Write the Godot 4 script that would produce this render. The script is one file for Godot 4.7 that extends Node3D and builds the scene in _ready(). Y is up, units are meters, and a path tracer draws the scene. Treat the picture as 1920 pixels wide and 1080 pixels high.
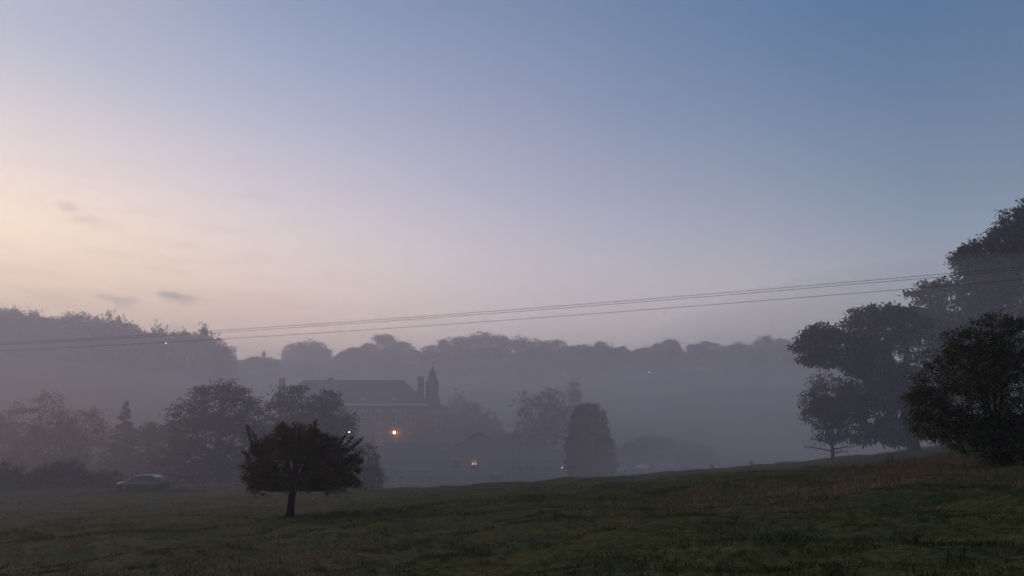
extends Node3D
# Misty dusk meadow above a manor in a valley. Camera at x=0, z=0, looking along -z; "d" below is the distance along -z.

const F := 1501.0                       # focal length of the photograph in its own pixels
const PITCH := 0.17151                  # camera tilt upwards, radians
const EYE := 1.6
const GLOW_AZ := -46.0                  # where the sun went down, degrees from straight ahead

var rng := RandomNumberGenerator.new()
var bump := FastNoiseLite.new()
var patch := FastNoiseLite.new()
var wide := FastNoiseLite.new()
var used := {}
var M := {}


# ---------------------------------------------------------------- helpers
func pix(px: float, py: float, d: float) -> Vector3:
	var x := (px - 960.0) / F
	var y := (540.0 - py) / F
	var up := y * cos(PITCH) + sin(PITCH)
	var ahead := cos(PITCH) - y * sin(PITCH)
	var s := d / ahead
	return Vector3(x * s, up * s + EYE, -d)


func lat(px: float, d: float) -> float:
	return (px - 960.0) / F * d / 0.985 * 0.97


func foot(px: float, d: float) -> Vector3:
	# the point of the ground at distance d that shows in column px
	var p := Vector3.ZERO
	var y := 0.0
	for i in 4:
		var ahead := (y - EYE) * sin(PITCH) + d * cos(PITCH)
		p = Vector3((px - 960.0) / F * ahead, 0, -d)
		y = height(p.x, d)
	p.y = y
	return p


func numbered(called: String) -> String:
	var n: int = used.get(called, 0)
	used[called] = n + 1
	return called if n == 0 else "%s_%03d" % [called, n]


func thing(called: String, label: String, category: String, at := Vector3.ZERO, turn := 0.0, group := "") -> Node3D:
	var o := Node3D.new()
	o.name = numbered(called)
	add_child(o, true)
	o.position = at
	o.rotation.y = turn
	tag(o, label, category, group)
	return o


func tag(o: Node, label: String, category: String, group := "") -> void:
	o.set_meta("label", label)
	o.set_meta("category", category)
	if group:
		o.set_meta("group", group)


func copy_of(root: Node3D, label: String, at: Vector3, turn: float, scl := Vector3.ONE, group := "", called := "") -> Node3D:
	var r: Node3D = root.duplicate()
	r.name = numbered(called if called else String(root.get_meta("stem")))
	add_child(r, true)
	r.position = at
	r.rotation.y = turn
	r.scale = scl
	r.set_meta("label", label)
	if group:
		r.set_meta("group", group)
	return r


func part(called: String, mesh: Mesh, m: Material, parent: Node, at := Vector3.ZERO) -> MeshInstance3D:
	var o := MeshInstance3D.new()
	o.name = called
	o.mesh = mesh
	o.material_override = m
	o.position = at
	parent.add_child(o, true)
	return o


func mat(key: String, c: Color, rough := 0.9, metal := 0.0) -> StandardMaterial3D:
	# c holds linear, real-world base colours
	var m := StandardMaterial3D.new()
	m.resource_name = key
	m.albedo_color = c.linear_to_srgb()
	m.roughness = rough
	m.metallic = metal
	m.metallic_specular = 0.35
	M[key] = m
	return m


func grain(m: StandardMaterial3D, freq: float, a: Color, b: Color, scale: float, relief := 0.0, seed_ := 1) -> void:
	var n := FastNoiseLite.new()
	n.seed = seed_
	n.frequency = freq
	n.fractal_octaves = 5
	var t := NoiseTexture2D.new()
	t.width = 512
	t.height = 512
	t.seamless = true
	t.noise = n
	var g := Gradient.new()
	g.set_color(0, a.linear_to_srgb())
	g.set_color(1, b.linear_to_srgb())
	t.color_ramp = g
	m.albedo_texture = t
	m.uv1_triplanar = true
	m.uv1_world_triplanar = true
	m.uv1_scale = Vector3.ONE * scale
	if relief > 0.0:
		var h := NoiseTexture2D.new()
		h.width = 512
		h.height = 512
		h.seamless = true
		h.noise = n
		m.heightmap_enabled = true
		m.heightmap_texture = h
		m.heightmap_scale = relief


func boxm(size: Vector3) -> BoxMesh:
	var b := BoxMesh.new()
	b.size = size
	return b


func add_face(st: SurfaceTool, pts: Array) -> void:
	for i in range(1, pts.size() - 1):
		st.add_vertex(pts[0])
		st.add_vertex(pts[i])
		st.add_vertex(pts[i + 1])


func faces(list: Array) -> ArrayMesh:
	var st := SurfaceTool.new()
	st.begin(Mesh.PRIMITIVE_TRIANGLES)
	st.set_smooth_group(-1)
	for p in list:
		add_face(st, p)
	st.generate_normals()
	return st.commit()


func ring_solid(rings: Array, closed_top := true) -> ArrayMesh:
	# rings of equally many points, joined into one solid
	var list := []
	for k in rings.size() - 1:
		var a: Array = rings[k]
		var b: Array = rings[k + 1]
		for i in a.size():
			var j: int = (i + 1) % a.size()
			list.append([a[i], b[i], b[j], a[j]])
	if closed_top:
		var t: Array = rings[-1].duplicate()
		t.reverse()
		list.append(t)
		list.append(rings[0])
	return faces(list)


func square(cx: float, y: float, cz: float, hx: float, hz: float) -> Array:
	return [Vector3(cx - hx, y, cz - hz), Vector3(cx + hx, y, cz - hz), Vector3(cx + hx, y, cz + hz), Vector3(cx - hx, y, cz + hz)]


func octagon(cx: float, y: float, cz: float, r: float) -> Array:
	var a := []
	for k in 8:
		var t := TAU * (k + 0.5) / 8.0
		a.append(Vector3(cx + r * cos(t), y, cz + r * sin(t)))
	return a


# tubes collected in arrays -------------------------------------------------
class Geo:
	var v := PackedVector3Array()
	var n := PackedVector3Array()
	var c := PackedColorArray()
	var i := PackedInt32Array()

	func tube(pts: Array, radii: Array, sides: int, col := Color.WHITE) -> void:
		var base := v.size()
		var count := pts.size()
		for k in count:
			var a: Vector3 = pts[maxi(k - 1, 0)]
			var b: Vector3 = pts[mini(k + 1, count - 1)]
			var ax := (b - a).normalized()
			var u := ax.cross(Vector3(0.31, 0.17, 0.93)).normalized()
			var w := ax.cross(u)
			for s in sides:
				var t := TAU * s / sides
				var dir := u * cos(t) + w * sin(t)
				v.append(pts[k] + dir * radii[k])
				n.append(dir)
				c.append(col)
		for k in count - 1:
			for s in sides:
				var s2 := (s + 1) % sides
				var p := base + k * sides
				i.append_array(PackedInt32Array([p + s, p + s2, p + sides + s, p + s2, p + sides + s2, p + sides + s]))

	func leaf(at: Vector3, ax: Vector3, side: Vector3, length: float, width: float, normal: Vector3, col: Color) -> void:
		var base := v.size()
		var mid := at + ax * (length * 0.45)
		var lift := normal * (width * 0.22)
		v.append(at)
		v.append(mid + side * (width * 0.5) + lift)
		v.append(at + ax * length)
		v.append(mid - side * (width * 0.5) + lift)
		for k in 4:
			n.append(normal)
			c.append(col)
		i.append_array(PackedInt32Array([base, base + 1, base + 2, base, base + 2, base + 3]))

	func mesh() -> ArrayMesh:
		var a := []
		a.resize(Mesh.ARRAY_MAX)
		a[Mesh.ARRAY_VERTEX] = v
		a[Mesh.ARRAY_NORMAL] = n
		a[Mesh.ARRAY_COLOR] = c
		a[Mesh.ARRAY_INDEX] = i
		var m := ArrayMesh.new()
		m.add_surface_from_arrays(Mesh.PRIMITIVE_TRIANGLES, a)
		return m


func unit() -> Vector3:
	var z := rng.randf_range(-1, 1)
	var t := rng.randf() * TAU
	var r := sqrt(1.0 - z * z)
	return Vector3(r * cos(t), z, r * sin(t))


# ---------------------------------------------------------------- ground
func height(x: float, d: float) -> float:
	var xc := clampf(x, -75.0, 60.0)
	var dc := clampf(d, -30.0, 110.0)
	var near := 0.1616 + 0.09617 * xc - 0.060607 * dc - 0.00059243 * xc * dc + 0.00048619 * xc * xc + 0.00027303 * dc * dc
	var edge := 60.0 + 17.0 * smoothstep(-8.0, -26.0, x) + 8.0 * smoothstep(20.0, 36.0, x)
	var valley := -10.0 + 2.4 * smoothstep(10.0, 26.0, x) * (1.0 - smoothstep(60.0, 110.0, x)) * smoothstep(120.0, 160.0, d)
	valley += 50.0 * smoothstep(235.0, 490.0, d) - 30.0 * smoothstep(520.0, 760.0, d)
	valley += 33.0 * smoothstep(-78.0, -185.0, x) * exp(-pow((d - 312.0) / 72.0, 2.0))
	if d > 220.0:
		valley += 3.0 * wide.get_noise_2d(x, d) * smoothstep(220.0, 320.0, d)
	var t := smoothstep(edge, edge + 52.0, d)
	var h := lerpf(near, valley, t)
	if d < 90.0 and d > -10.0 and absf(x) < 70.0:
		var k := 1.0 - smoothstep(60.0, 90.0, d)
		h += k * (0.085 * bump.get_noise_2d(x * 1.0, d * 1.0) + 0.30 * bump.get_noise_2d(x * 0.23 + 40.0, d * 0.23))
		# the sunk track and its grassy shoulder on the slope below the bush
		var along := x * 0.55 - (d - 27.0) * 0.83
		h += k * (0.22 * exp(-pow(along / 1.6, 2.0)) - 0.16 * exp(-pow((along + 3.4) / 1.4, 2.0))) * smoothstep(3.0, 12.0, x)
	return h


func dryness(x: float, d: float) -> float:
	# how far the grass has gone to brown seed heads here, 0 to 1
	var p := patch.get_noise_2d(x * 0.8, d * 0.5)
	var along := x * 0.62 - (d - 16.0) * 0.78
	var belt := exp(-pow((along + 2.0) / 5.0, 2.0)) * smoothstep(-3.0, 5.0, x)
	var right := smoothstep(5.0, 16.0, x) * 0.3
	var broken := smoothstep(-0.28, 0.3, patch.get_noise_2d(x * 2.4 + 200.0, d * 1.7))
	return clampf(p * 1.1 + (belt * 1.0 + right) * broken - 0.14, 0.0, 1.0)


func ground_tint(x: float, d: float) -> Color:
	var green := Color(0.060, 0.072, 0.022)
	var dry := Color(0.112, 0.074, 0.044)
	var c := green.lerp(dry, dryness(x, d) * 0.85)
	var g := patch.get_noise_2d(x * 2.1 + 90.0, d * 2.6)
	c = c.lerp(Color(0.026, 0.05, 0.02), clampf(g * 1.7, 0.0, 0.85))
	var f := patch.get_noise_2d(x * 7.0 - 20.0, d * 8.0 + 60.0)
	c = c.lerp(Color(0.10, 0.08, 0.03), clampf(f * 1.8, 0.0, 0.8))
	return c


func lines(from: float, to: float, step: float, out_lo: float, out_hi: float, grow: float) -> PackedFloat32Array:
	var mid := []
	var x := from
	while x < to:
		mid.append(x)
		x += step
	mid.append(to)
	var s := step
	x = to
	while x < out_hi:
		s = minf(s * grow, 16.0)
		x += s
		mid.append(x)
	s = step
	x = from
	while x > out_lo:
		s = minf(s * grow, 16.0)
		x -= s
		mid.push_front(x)
	return PackedFloat32Array(mid)


func build_ground() -> void:
	var xs := lines(-56.0, 46.0, 0.5, -430.0, 430.0, 1.12)
	var ds := lines(2.0, 78.0, 0.42, -80.0, 640.0, 1.09)
	var v := PackedVector3Array()
	var c := PackedColorArray()
	for d in ds:
		for x in xs:
			v.append(Vector3(x, height(x, d), -d))
			var col := ground_tint(x, d)
			if d > 75.0:
				var t := smoothstep(75.0, 140.0, d)
				var field := Color(0.055, 0.068, 0.028).lerp(Color(0.07, 0.06, 0.038), clampf(0.5 + wide.get_noise_2d(x * 1.4, d * 2.0), 0.0, 1.0))
				col = col.lerp(field, t)
			c.append(col)
	var w := xs.size()
	var i := PackedInt32Array()
	for r in ds.size() - 1:
		for k in w - 1:
			var a := r * w + k
			i.append_array(PackedInt32Array([a, a + w, a + 1, a + 1, a + w, a + w + 1]))
	var n := PackedVector3Array()
	n.resize(v.size())
	for r in ds.size():
		for k in w:
			var a := r * w + k
			var dx := v[r * w + mini(k + 1, w - 1)] - v[r * w + maxi(k - 1, 0)]
			var dz := v[maxi(r - 1, 0) * w + k] - v[mini(r + 1, ds.size() - 1) * w + k]
			n[a] = dz.cross(dx).normalized()
	var arr := []
	arr.resize(Mesh.ARRAY_MAX)
	arr[Mesh.ARRAY_VERTEX] = v
	arr[Mesh.ARRAY_NORMAL] = n
	arr[Mesh.ARRAY_COLOR] = c
	arr[Mesh.ARRAY_INDEX] = i
	var mesh := ArrayMesh.new()
	mesh.add_surface_from_arrays(Mesh.PRIMITIVE_TRIANGLES, arr)
	var m := mat("soil_and_turf", Color.WHITE, 1.0)
	m.vertex_color_use_as_albedo = true
	grain(m, 0.02, Color(0.45, 0.42, 0.36), Color(1.25, 1.25, 1.2), 0.35, 4.0, 11)
	m.metallic_specular = 0.1
	var o := part("ground", mesh, m, self)
	o.set_meta("kind", "structure")
	o.set_meta("label", "sloping pasture falling away into the misty valley and rising to far hills")


# ---------------------------------------------------------------- grass
func tuft(blades: int, h: float, spread: float, seed_head: bool, lean: float) -> ArrayMesh:
	var g := Geo.new()
	for k in blades:
		var t := rng.randf() * TAU
		var r := spread * sqrt(rng.randf())
		var at := Vector3(cos(t) * r, -0.01, sin(t) * r)
		var out := Vector3(cos(t + rng.randf_range(-0.9, 0.9)), 0, sin(t + rng.randf_range(-0.9, 0.9)))
		var hh := h * rng.randf_range(0.45, 1.0)
		var bend := rng.randf_range(0.35, 1.0) * lean
		var w := rng.randf_range(0.003, 0.006)
		var side := Vector3(-out.z, 0, out.x)
		var p1 := at + Vector3.UP * hh * 0.6 + out * hh * bend * 0.3
		var p2 := at + Vector3.UP * hh * maxf(0.3, 1.0 - 0.38 * bend) + out * hh * bend
		var tone := rng.randf_range(0.7, 1.3)
		var col := Color(tone, tone, tone)
		var base := g.v.size()
		var nn := (Vector3.UP * 1.2 + out * -0.3 + Vector3(rng.randf_range(-0.3, 0.3), 0, rng.randf_range(-0.3, 0.3))).normalized()
		for p in [at - side * w, at + side * w, p1 - side * w * 0.8, p1 + side * w * 0.8, p2]:
			g.v.append(p)
			g.n.append(nn)
			g.c.append(col)
		g.i.append_array(PackedInt32Array([base, base + 1, base + 2, base + 1, base + 3, base + 2, base + 2, base + 3, base + 4]))
		if seed_head:
			g.leaf(p2 - Vector3.UP * 0.05, Vector3.UP, side, 0.09, 0.018, nn, Color(tone * 1.15, tone, tone * 0.9))
	return g.mesh()


func scatter(called: String, label: String, mesh: Mesh, m: Material, spots: Array, cols: Array) -> void:
	var mm := MultiMesh.new()
	mm.transform_format = MultiMesh.TRANSFORM_3D
	mm.use_colors = true
	mm.mesh = mesh
	mm.instance_count = spots.size()
	for k in spots.size():
		mm.set_instance_transform(k, spots[k])
		mm.set_instance_color(k, cols[k])
	var o := MultiMeshInstance3D.new()
	o.name = numbered(called)
	o.multimesh = mm
	o.material_override = m
	add_child(o, true)
	o.set_meta("kind", "stuff")
	tag(o, label, "grass")


func build_grass() -> void:
	var m := mat("grass_blade", Color.WHITE, 0.85)
	m.vertex_color_use_as_albedo = true
	m.metallic_specular = 0.25
	m.backlight_enabled = true
	m.backlight = Color(0.75, 0.75, 0.75)
	var lawn := [tuft(13, 0.085, 0.12, false, 1.5), tuft(15, 0.065, 0.15, false, 1.8), tuft(9, 0.12, 0.09, false, 1.1)]
	var far_lawn := [tuft(16, 0.11, 0.28, false, 1.6), tuft(13, 0.15, 0.24, false, 1.2)]
	var stalk := [tuft(8, 0.24, 0.16, true, 0.5), tuft(6, 0.34, 0.14, true, 0.4)]
	var spots := {}
	var cols := {}
	for key in ["lawn0", "lawn1", "lawn2", "far0", "far1", "stalk0", "stalk1"]:
		spots[key] = []
		cols[key] = []
	var bands := [[4.5, 13.0, 54.0], [13.0, 22.0, 38.0], [22.0, 38.0, 22.0], [38.0, 80.0, 10.0]]
	for b in bands:
		var d0: float = b[0]
		var d1: float = b[1]
		var most := 0.76 * d1 + 3.0
		var total := int((d1 - d0) * 2.0 * most * b[2])
		for k in total:
			var d := rng.randf_range(d0, d1)
			var x := rng.randf_range(-most, most)
			if absf(x) > 0.76 * d + 3.0:
				continue
			if d > 62.0 + 17.0 * smoothstep(-8.0, -26.0, x) + 10.0 * smoothstep(20.0, 36.0, x):
				continue
			var y := height(x, d)
			var dry := dryness(x, d)
			var lush := clampf(0.5 + patch.get_noise_2d(x * 2.6 - 30.0, d * 2.6) * 1.4, 0.0, 1.0)
			var s := rng.randf_range(0.5, 1.1) * (0.6 + 0.7 * lush)
			var c := Color(0.125, 0.148, 0.042).lerp(Color(0.074, 0.134, 0.045), lush)
			c = c.lerp(Color(0.19, 0.165, 0.08), rng.randf() * rng.randf() * 0.7)
			c = c.lerp(Color(0.25, 0.185, 0.125), dry * rng.randf_range(0.35, 0.95))
			var key := "lawn%d" % rng.randi_range(0, 2)
			if d > 30.0:
				key = "far%d" % rng.randi_range(0, 1)
			if rng.randf() < 0.03:
				s *= rng.randf_range(1.4, 2.2)
				c = Color(0.055, 0.11, 0.04)
			if dry > 0.2 and rng.randf() < dry * 0.55:
				key = "stalk%d" % rng.randi_range(0, 1)
				c = Color(0.30, 0.215, 0.15).lerp(Color(0.2, 0.165, 0.085), rng.randf())
				s = rng.randf_range(0.45, 1.0)
			var bs := Basis(Vector3.UP, rng.randf() * TAU).rotated(Vector3(1, 0, 0), rng.randf_range(-0.15, 0.15)).scaled(Vector3(s, s * rng.randf_range(0.75, 1.2), s))
			spots[key].append(Transform3D(bs, Vector3(x, y, -d)))
			cols[key].append(c)
	scatter("meadow_grass", "short grazed grass with fine blades across the near slope", lawn[0], m, spots.lawn0, cols.lawn0)
	scatter("meadow_grass", "dense low turf with leaning blades across the near slope", lawn[1], m, spots.lawn1, cols.lawn1)
	scatter("meadow_grass", "taller lush grass tufts dotted over the near slope", lawn[2], m, spots.lawn2, cols.lawn2)
	scatter("meadow_grass", "wide hazy grass tufts on the farther slope around the apple tree", far_lawn[0], m, spots.far0, cols.far0)
	scatter("meadow_grass", "upright hazy grass tufts along the meadow's crest", far_lawn[1], m, spots.far1, cols.far1)
	var rank := tuft(22, 0.85, 0.3, false, 0.35)
	var vs := []
	var vc := []
	for k in 420:
		var px := rng.randfn(262.0, 60.0)
		var p := foot(px, rng.randf_range(68.5, 71.4))
		var f := rng.randf_range(0.15, 0.75)
		vs.append(Transform3D(Basis(Vector3.UP, rng.randf() * TAU).scaled(Vector3(1.3, f, 1.3)), p))
		vc.append(Color(0.075, 0.085, 0.035))
	scatter("verge_grass", "long rank grass on the verge in front of the dark grey car", rank, m, vs, vc)
	scatter("dry_grass", "brown dry grass with seed heads in belts on the slope", stalk[0], m, spots.stalk0, cols.stalk0)
	scatter("dry_grass", "tall thin brown seed stalks rising from the dry belts", stalk[1], m, spots.stalk1, cols.stalk1)


# ---------------------------------------------------------------- trees
func crown(lobes: Array, clusters: int, per: int, leaf_len: float, cluster_r: float, tint: Color, shell := 0.5, flat := 0.6, droop := 0.35, stray := 0.1) -> ArrayMesh:
	# lobes: [centre, radii] in the tree's own axes
	var g := Geo.new()
	var weights := []
	var sum := 0.0
	for l in lobes:
		var r: Vector3 = l[1]
		sum += r.x * r.y + r.y * r.z + r.x * r.z
		weights.append(sum)
	for k in clusters:
		var pick := rng.randf() * sum
		var li := 0
		while weights[li] < pick:
			li += 1
		var ctr: Vector3 = lobes[li][0]
		var rad: Vector3 = lobes[li][1]
		var dir := unit()
		var rr := lerpf(shell, 1.04, sqrt(rng.randf()))
		if rng.randf() < stray:
			rr += rng.randf() * 0.16
		var at := ctr + dir * rad * rr
		var out := (dir / rad).normalized()
		var cr := cluster_r * rng.randf_range(0.55, 1.3)
		for q in per:
			var off := Vector3(rng.randfn(), rng.randfn() * flat, rng.randfn()) * cr * 0.55
			var ax := (out * 0.5 + unit() * 0.9 + Vector3.DOWN * droop).normalized()
			var up := (out * 0.6 + Vector3.UP * 0.5 + unit() * 0.8).normalized()
			var side := ax.cross(up).normalized()
			var nn := side.cross(ax).normalized()
			if nn.dot(out + Vector3.UP * 0.5) < 0.0:
				nn = -nn
			var hue := rng.randf_range(-0.14, 0.14)   # greener or yellower leaves, all equally bright
			var len_ := leaf_len * rng.randf_range(0.65, 1.2)
			g.leaf(at + off, ax, side, len_, len_ * 0.52, nn, Color(tint.r * (1.0 + hue), tint.g, tint.b * (1.0 - hue)))
	return g.mesh()


func limbs(g: Geo, fork: Vector3, lobes: Array, r0: float, twigs: int, base_r: float) -> void:
	for l in lobes:
		var ctr: Vector3 = l[0]
		var rad: Vector3 = l[1]
		var mid := fork.lerp(ctr, 0.5) + Vector3(rng.randf_range(-0.1, 0.1), -0.08 * (ctr - fork).length(), rng.randf_range(-0.1, 0.1))
		g.tube([fork, mid, ctr], [r0 * 0.62, r0 * 0.42, r0 * 0.22], 6)
		for k in twigs:
			var dir := unit()
			dir.y = absf(dir.y) * 0.8 - 0.15
			var from := mid.lerp(ctr, rng.randf_range(0.1, 1.0))
			var to := ctr + dir * rad * rng.randf_range(0.6, 0.95)
			var m2 := from.lerp(to, 0.5) + unit() * 0.08 * rad.x
			g.tube([from, m2, to], [r0 * 0.2, r0 * 0.12, base_r], 4)


func tree_px(called: String, label: String, category: String, group: String, px: float, d: float, lobes_px: Array, opt: Dictionary) -> Node3D:
	# lobes_px: [px, py, half width px, half height px, depth offset m, depth radius m or 0]
	var base := foot(px, d)
	var t := thing(called, label, category, base - Vector3.UP * 0.05, 0.0, group)
	var lobes := []
	for l in lobes_px:
		var dd: float = d + l[4]
		var c := pix(l[0], l[1], dd) - t.position
		var k := dd / F
		var rx: float = l[2] * k * opt.get("shrink", 1.0)
		var ry: float = l[3] * k * opt.get("shrink", 1.0)
		lobes.append([c, Vector3(rx, ry, l[5] if l[5] > 0.0 else (rx + ry) * 0.5)])
	var main := lobes.duplicate()
	for l in main:
		for q in opt.get("rough", 2):
			var rad: Vector3 = l[1]
			lobes.append([l[0] + unit() * rad * rng.randf_range(0.72, 0.95), rad * rng.randf_range(0.26, 0.46)])
	var g := Geo.new()
	var tr: float = opt.trunk
	var fork := Vector3(opt.get("lean", 0.0), opt.fork, 0)
	g.tube([Vector3(0, -0.3, 0), Vector3(0, 0.06, 0), Vector3(fork.x * 0.15, fork.y * 0.25, 0), Vector3(fork.x * 0.5, fork.y * 0.65, 0.03), fork], [tr * 1.5, tr * 1.28, tr * 1.02, tr * 0.95, tr * 0.85], 12)
	part("trunk", g.mesh(), M.bark, t)
	var b := Geo.new()
	limbs(b, fork - Vector3.UP * 0.05, main, tr, opt.get("twigs", 5), opt.get("twig_r", 0.01))
	part("limbs", b.mesh(), M.bark, t)
	part("crown", crown(lobes, opt.clusters, opt.per, opt.leaf, opt.spread, opt.tint, opt.get("shell", 0.5), opt.get("flat", 0.6), opt.get("droop", 0.35), opt.get("stray", 0.1)), M.leaf, t)
	return t


func build_apple() -> void:
	var d := 37.0
	var t := tree_px("apple_tree", "small dark round-headed apple tree standing alone on the open meadow", "tree", "", 543, d, [
		[562, 866, 78, 52, 0.0, 1.9], [622, 872, 50, 48, 0.3, 1.3], [502, 872, 36, 50, 0.2, 1.2], [552, 828, 50, 30, 0.0, 1.1], [506, 900, 26, 14, -0.2, 0.7],
		[634, 902, 27, 13, 0.0, 0.7], [572, 904, 52, 14, 0.0, 1.4], [600, 836, 36, 24, 0.3, 0.9], [655, 882, 18, 28, 0.0, 0.5], [480, 890, 16, 22, 0.0, 0.5], [588, 812, 9, 16, 0.0, 0.3], [532, 806, 14, 10, 0.1, 0.35], [486, 842, 14, 12, 0.0, 0.35], [664, 858, 12, 9, 0.1, 0.3], [470, 868, 9, 10, 0.0, 0.25], [474, 912, 10, 7, 0.0, 0.25], [664, 904, 12, 8, 0.0, 0.3], [618, 822, 9, 9, 0.0, 0.25], [565, 800, 7, 9, 0.0, 0.2]],
		{"trunk": 0.165, "fork": 1.4, "lean": 0.12, "clusters": 1250, "per": 42, "leaf": 0.088, "spread": 0.21, "tint": Color(0.09, 0.112, 0.05), "shell": 0.35, "twigs": 7, "twig_r": 0.006, "stray": 0.25, "rough": 4})
	# upright water shoots that stand clear of the crown, and bare twigs below it
	var shoots := [[588, 836, 592, 788, 0.0], [578, 830, 583, 798, 0.2], [553, 812, 551, 793, 0.0], [478, 850, 463, 798, 0.1], [490, 846, 472, 808, -0.1], [470, 862, 455, 846, 0.0],
		[630, 850, 647, 816, 0.0], [636, 852, 660, 818, 0.1], [640, 852, 678, 824, 0.0], [648, 866, 677, 848, 0.1], [660, 876, 680, 862, 0.0], [612, 838, 614, 812, 0.2], [540, 815, 524, 798, 0.1], [468, 880, 451, 874, 0.0], [655, 890, 676, 882, 0.0], [470, 910, 466, 916, 0.0]]
	for s in shoots:
		var a := pix(s[0], s[1], d + s[4]) - t.position
		var b := pix(s[2], s[3], d + s[4]) - t.position
		var g := Geo.new()
		var m := a.lerp(b, 0.5) + Vector3(rng.randf_range(-0.05, 0.05), 0, rng.randf_range(-0.05, 0.05))
		g.tube([a, m, b], [0.009, 0.006, 0.003], 5, Color(0.03, 0.026, 0.02))
		var count := int((b - a).length() * 110.0)
		for k in count:
			var f := (k + rng.randf()) / count
			var p := a.lerp(m, f * 2.0) if f < 0.5 else m.lerp(b, f * 2.0 - 1.0)
			var ax := (unit() + (b - a).normalized() * 0.6).normalized()
			var side := ax.cross(unit()).normalized()
			g.leaf(p + unit() * rng.randf() * (0.17 - 0.09 * f), ax, side, rng.randf_range(0.08, 0.13), 0.07, side.cross(ax).normalized(), Color(0.085, 0.106, 0.048))
		part("shoot", g.mesh(), M.leaf, t)
	for s in [[608, 922, 614, 937], [612, 929, 632, 924], [622, 924, 634, 934], [628, 922, 636, 932], [640, 920, 654, 936], [644, 924, 660, 928], [650, 905, 690, 918]]:
		var g := Geo.new()
		var a := pix(s[0], s[1] - 4, d) - t.position
		var b := pix(s[2], s[3], d) - t.position
		g.tube([a, a.lerp(b, 0.6) + Vector3(0.01, 0.015, 0), b], [0.022, 0.016, 0.007], 5)
		part("twig", g.mesh(), M.bark, t)


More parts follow.
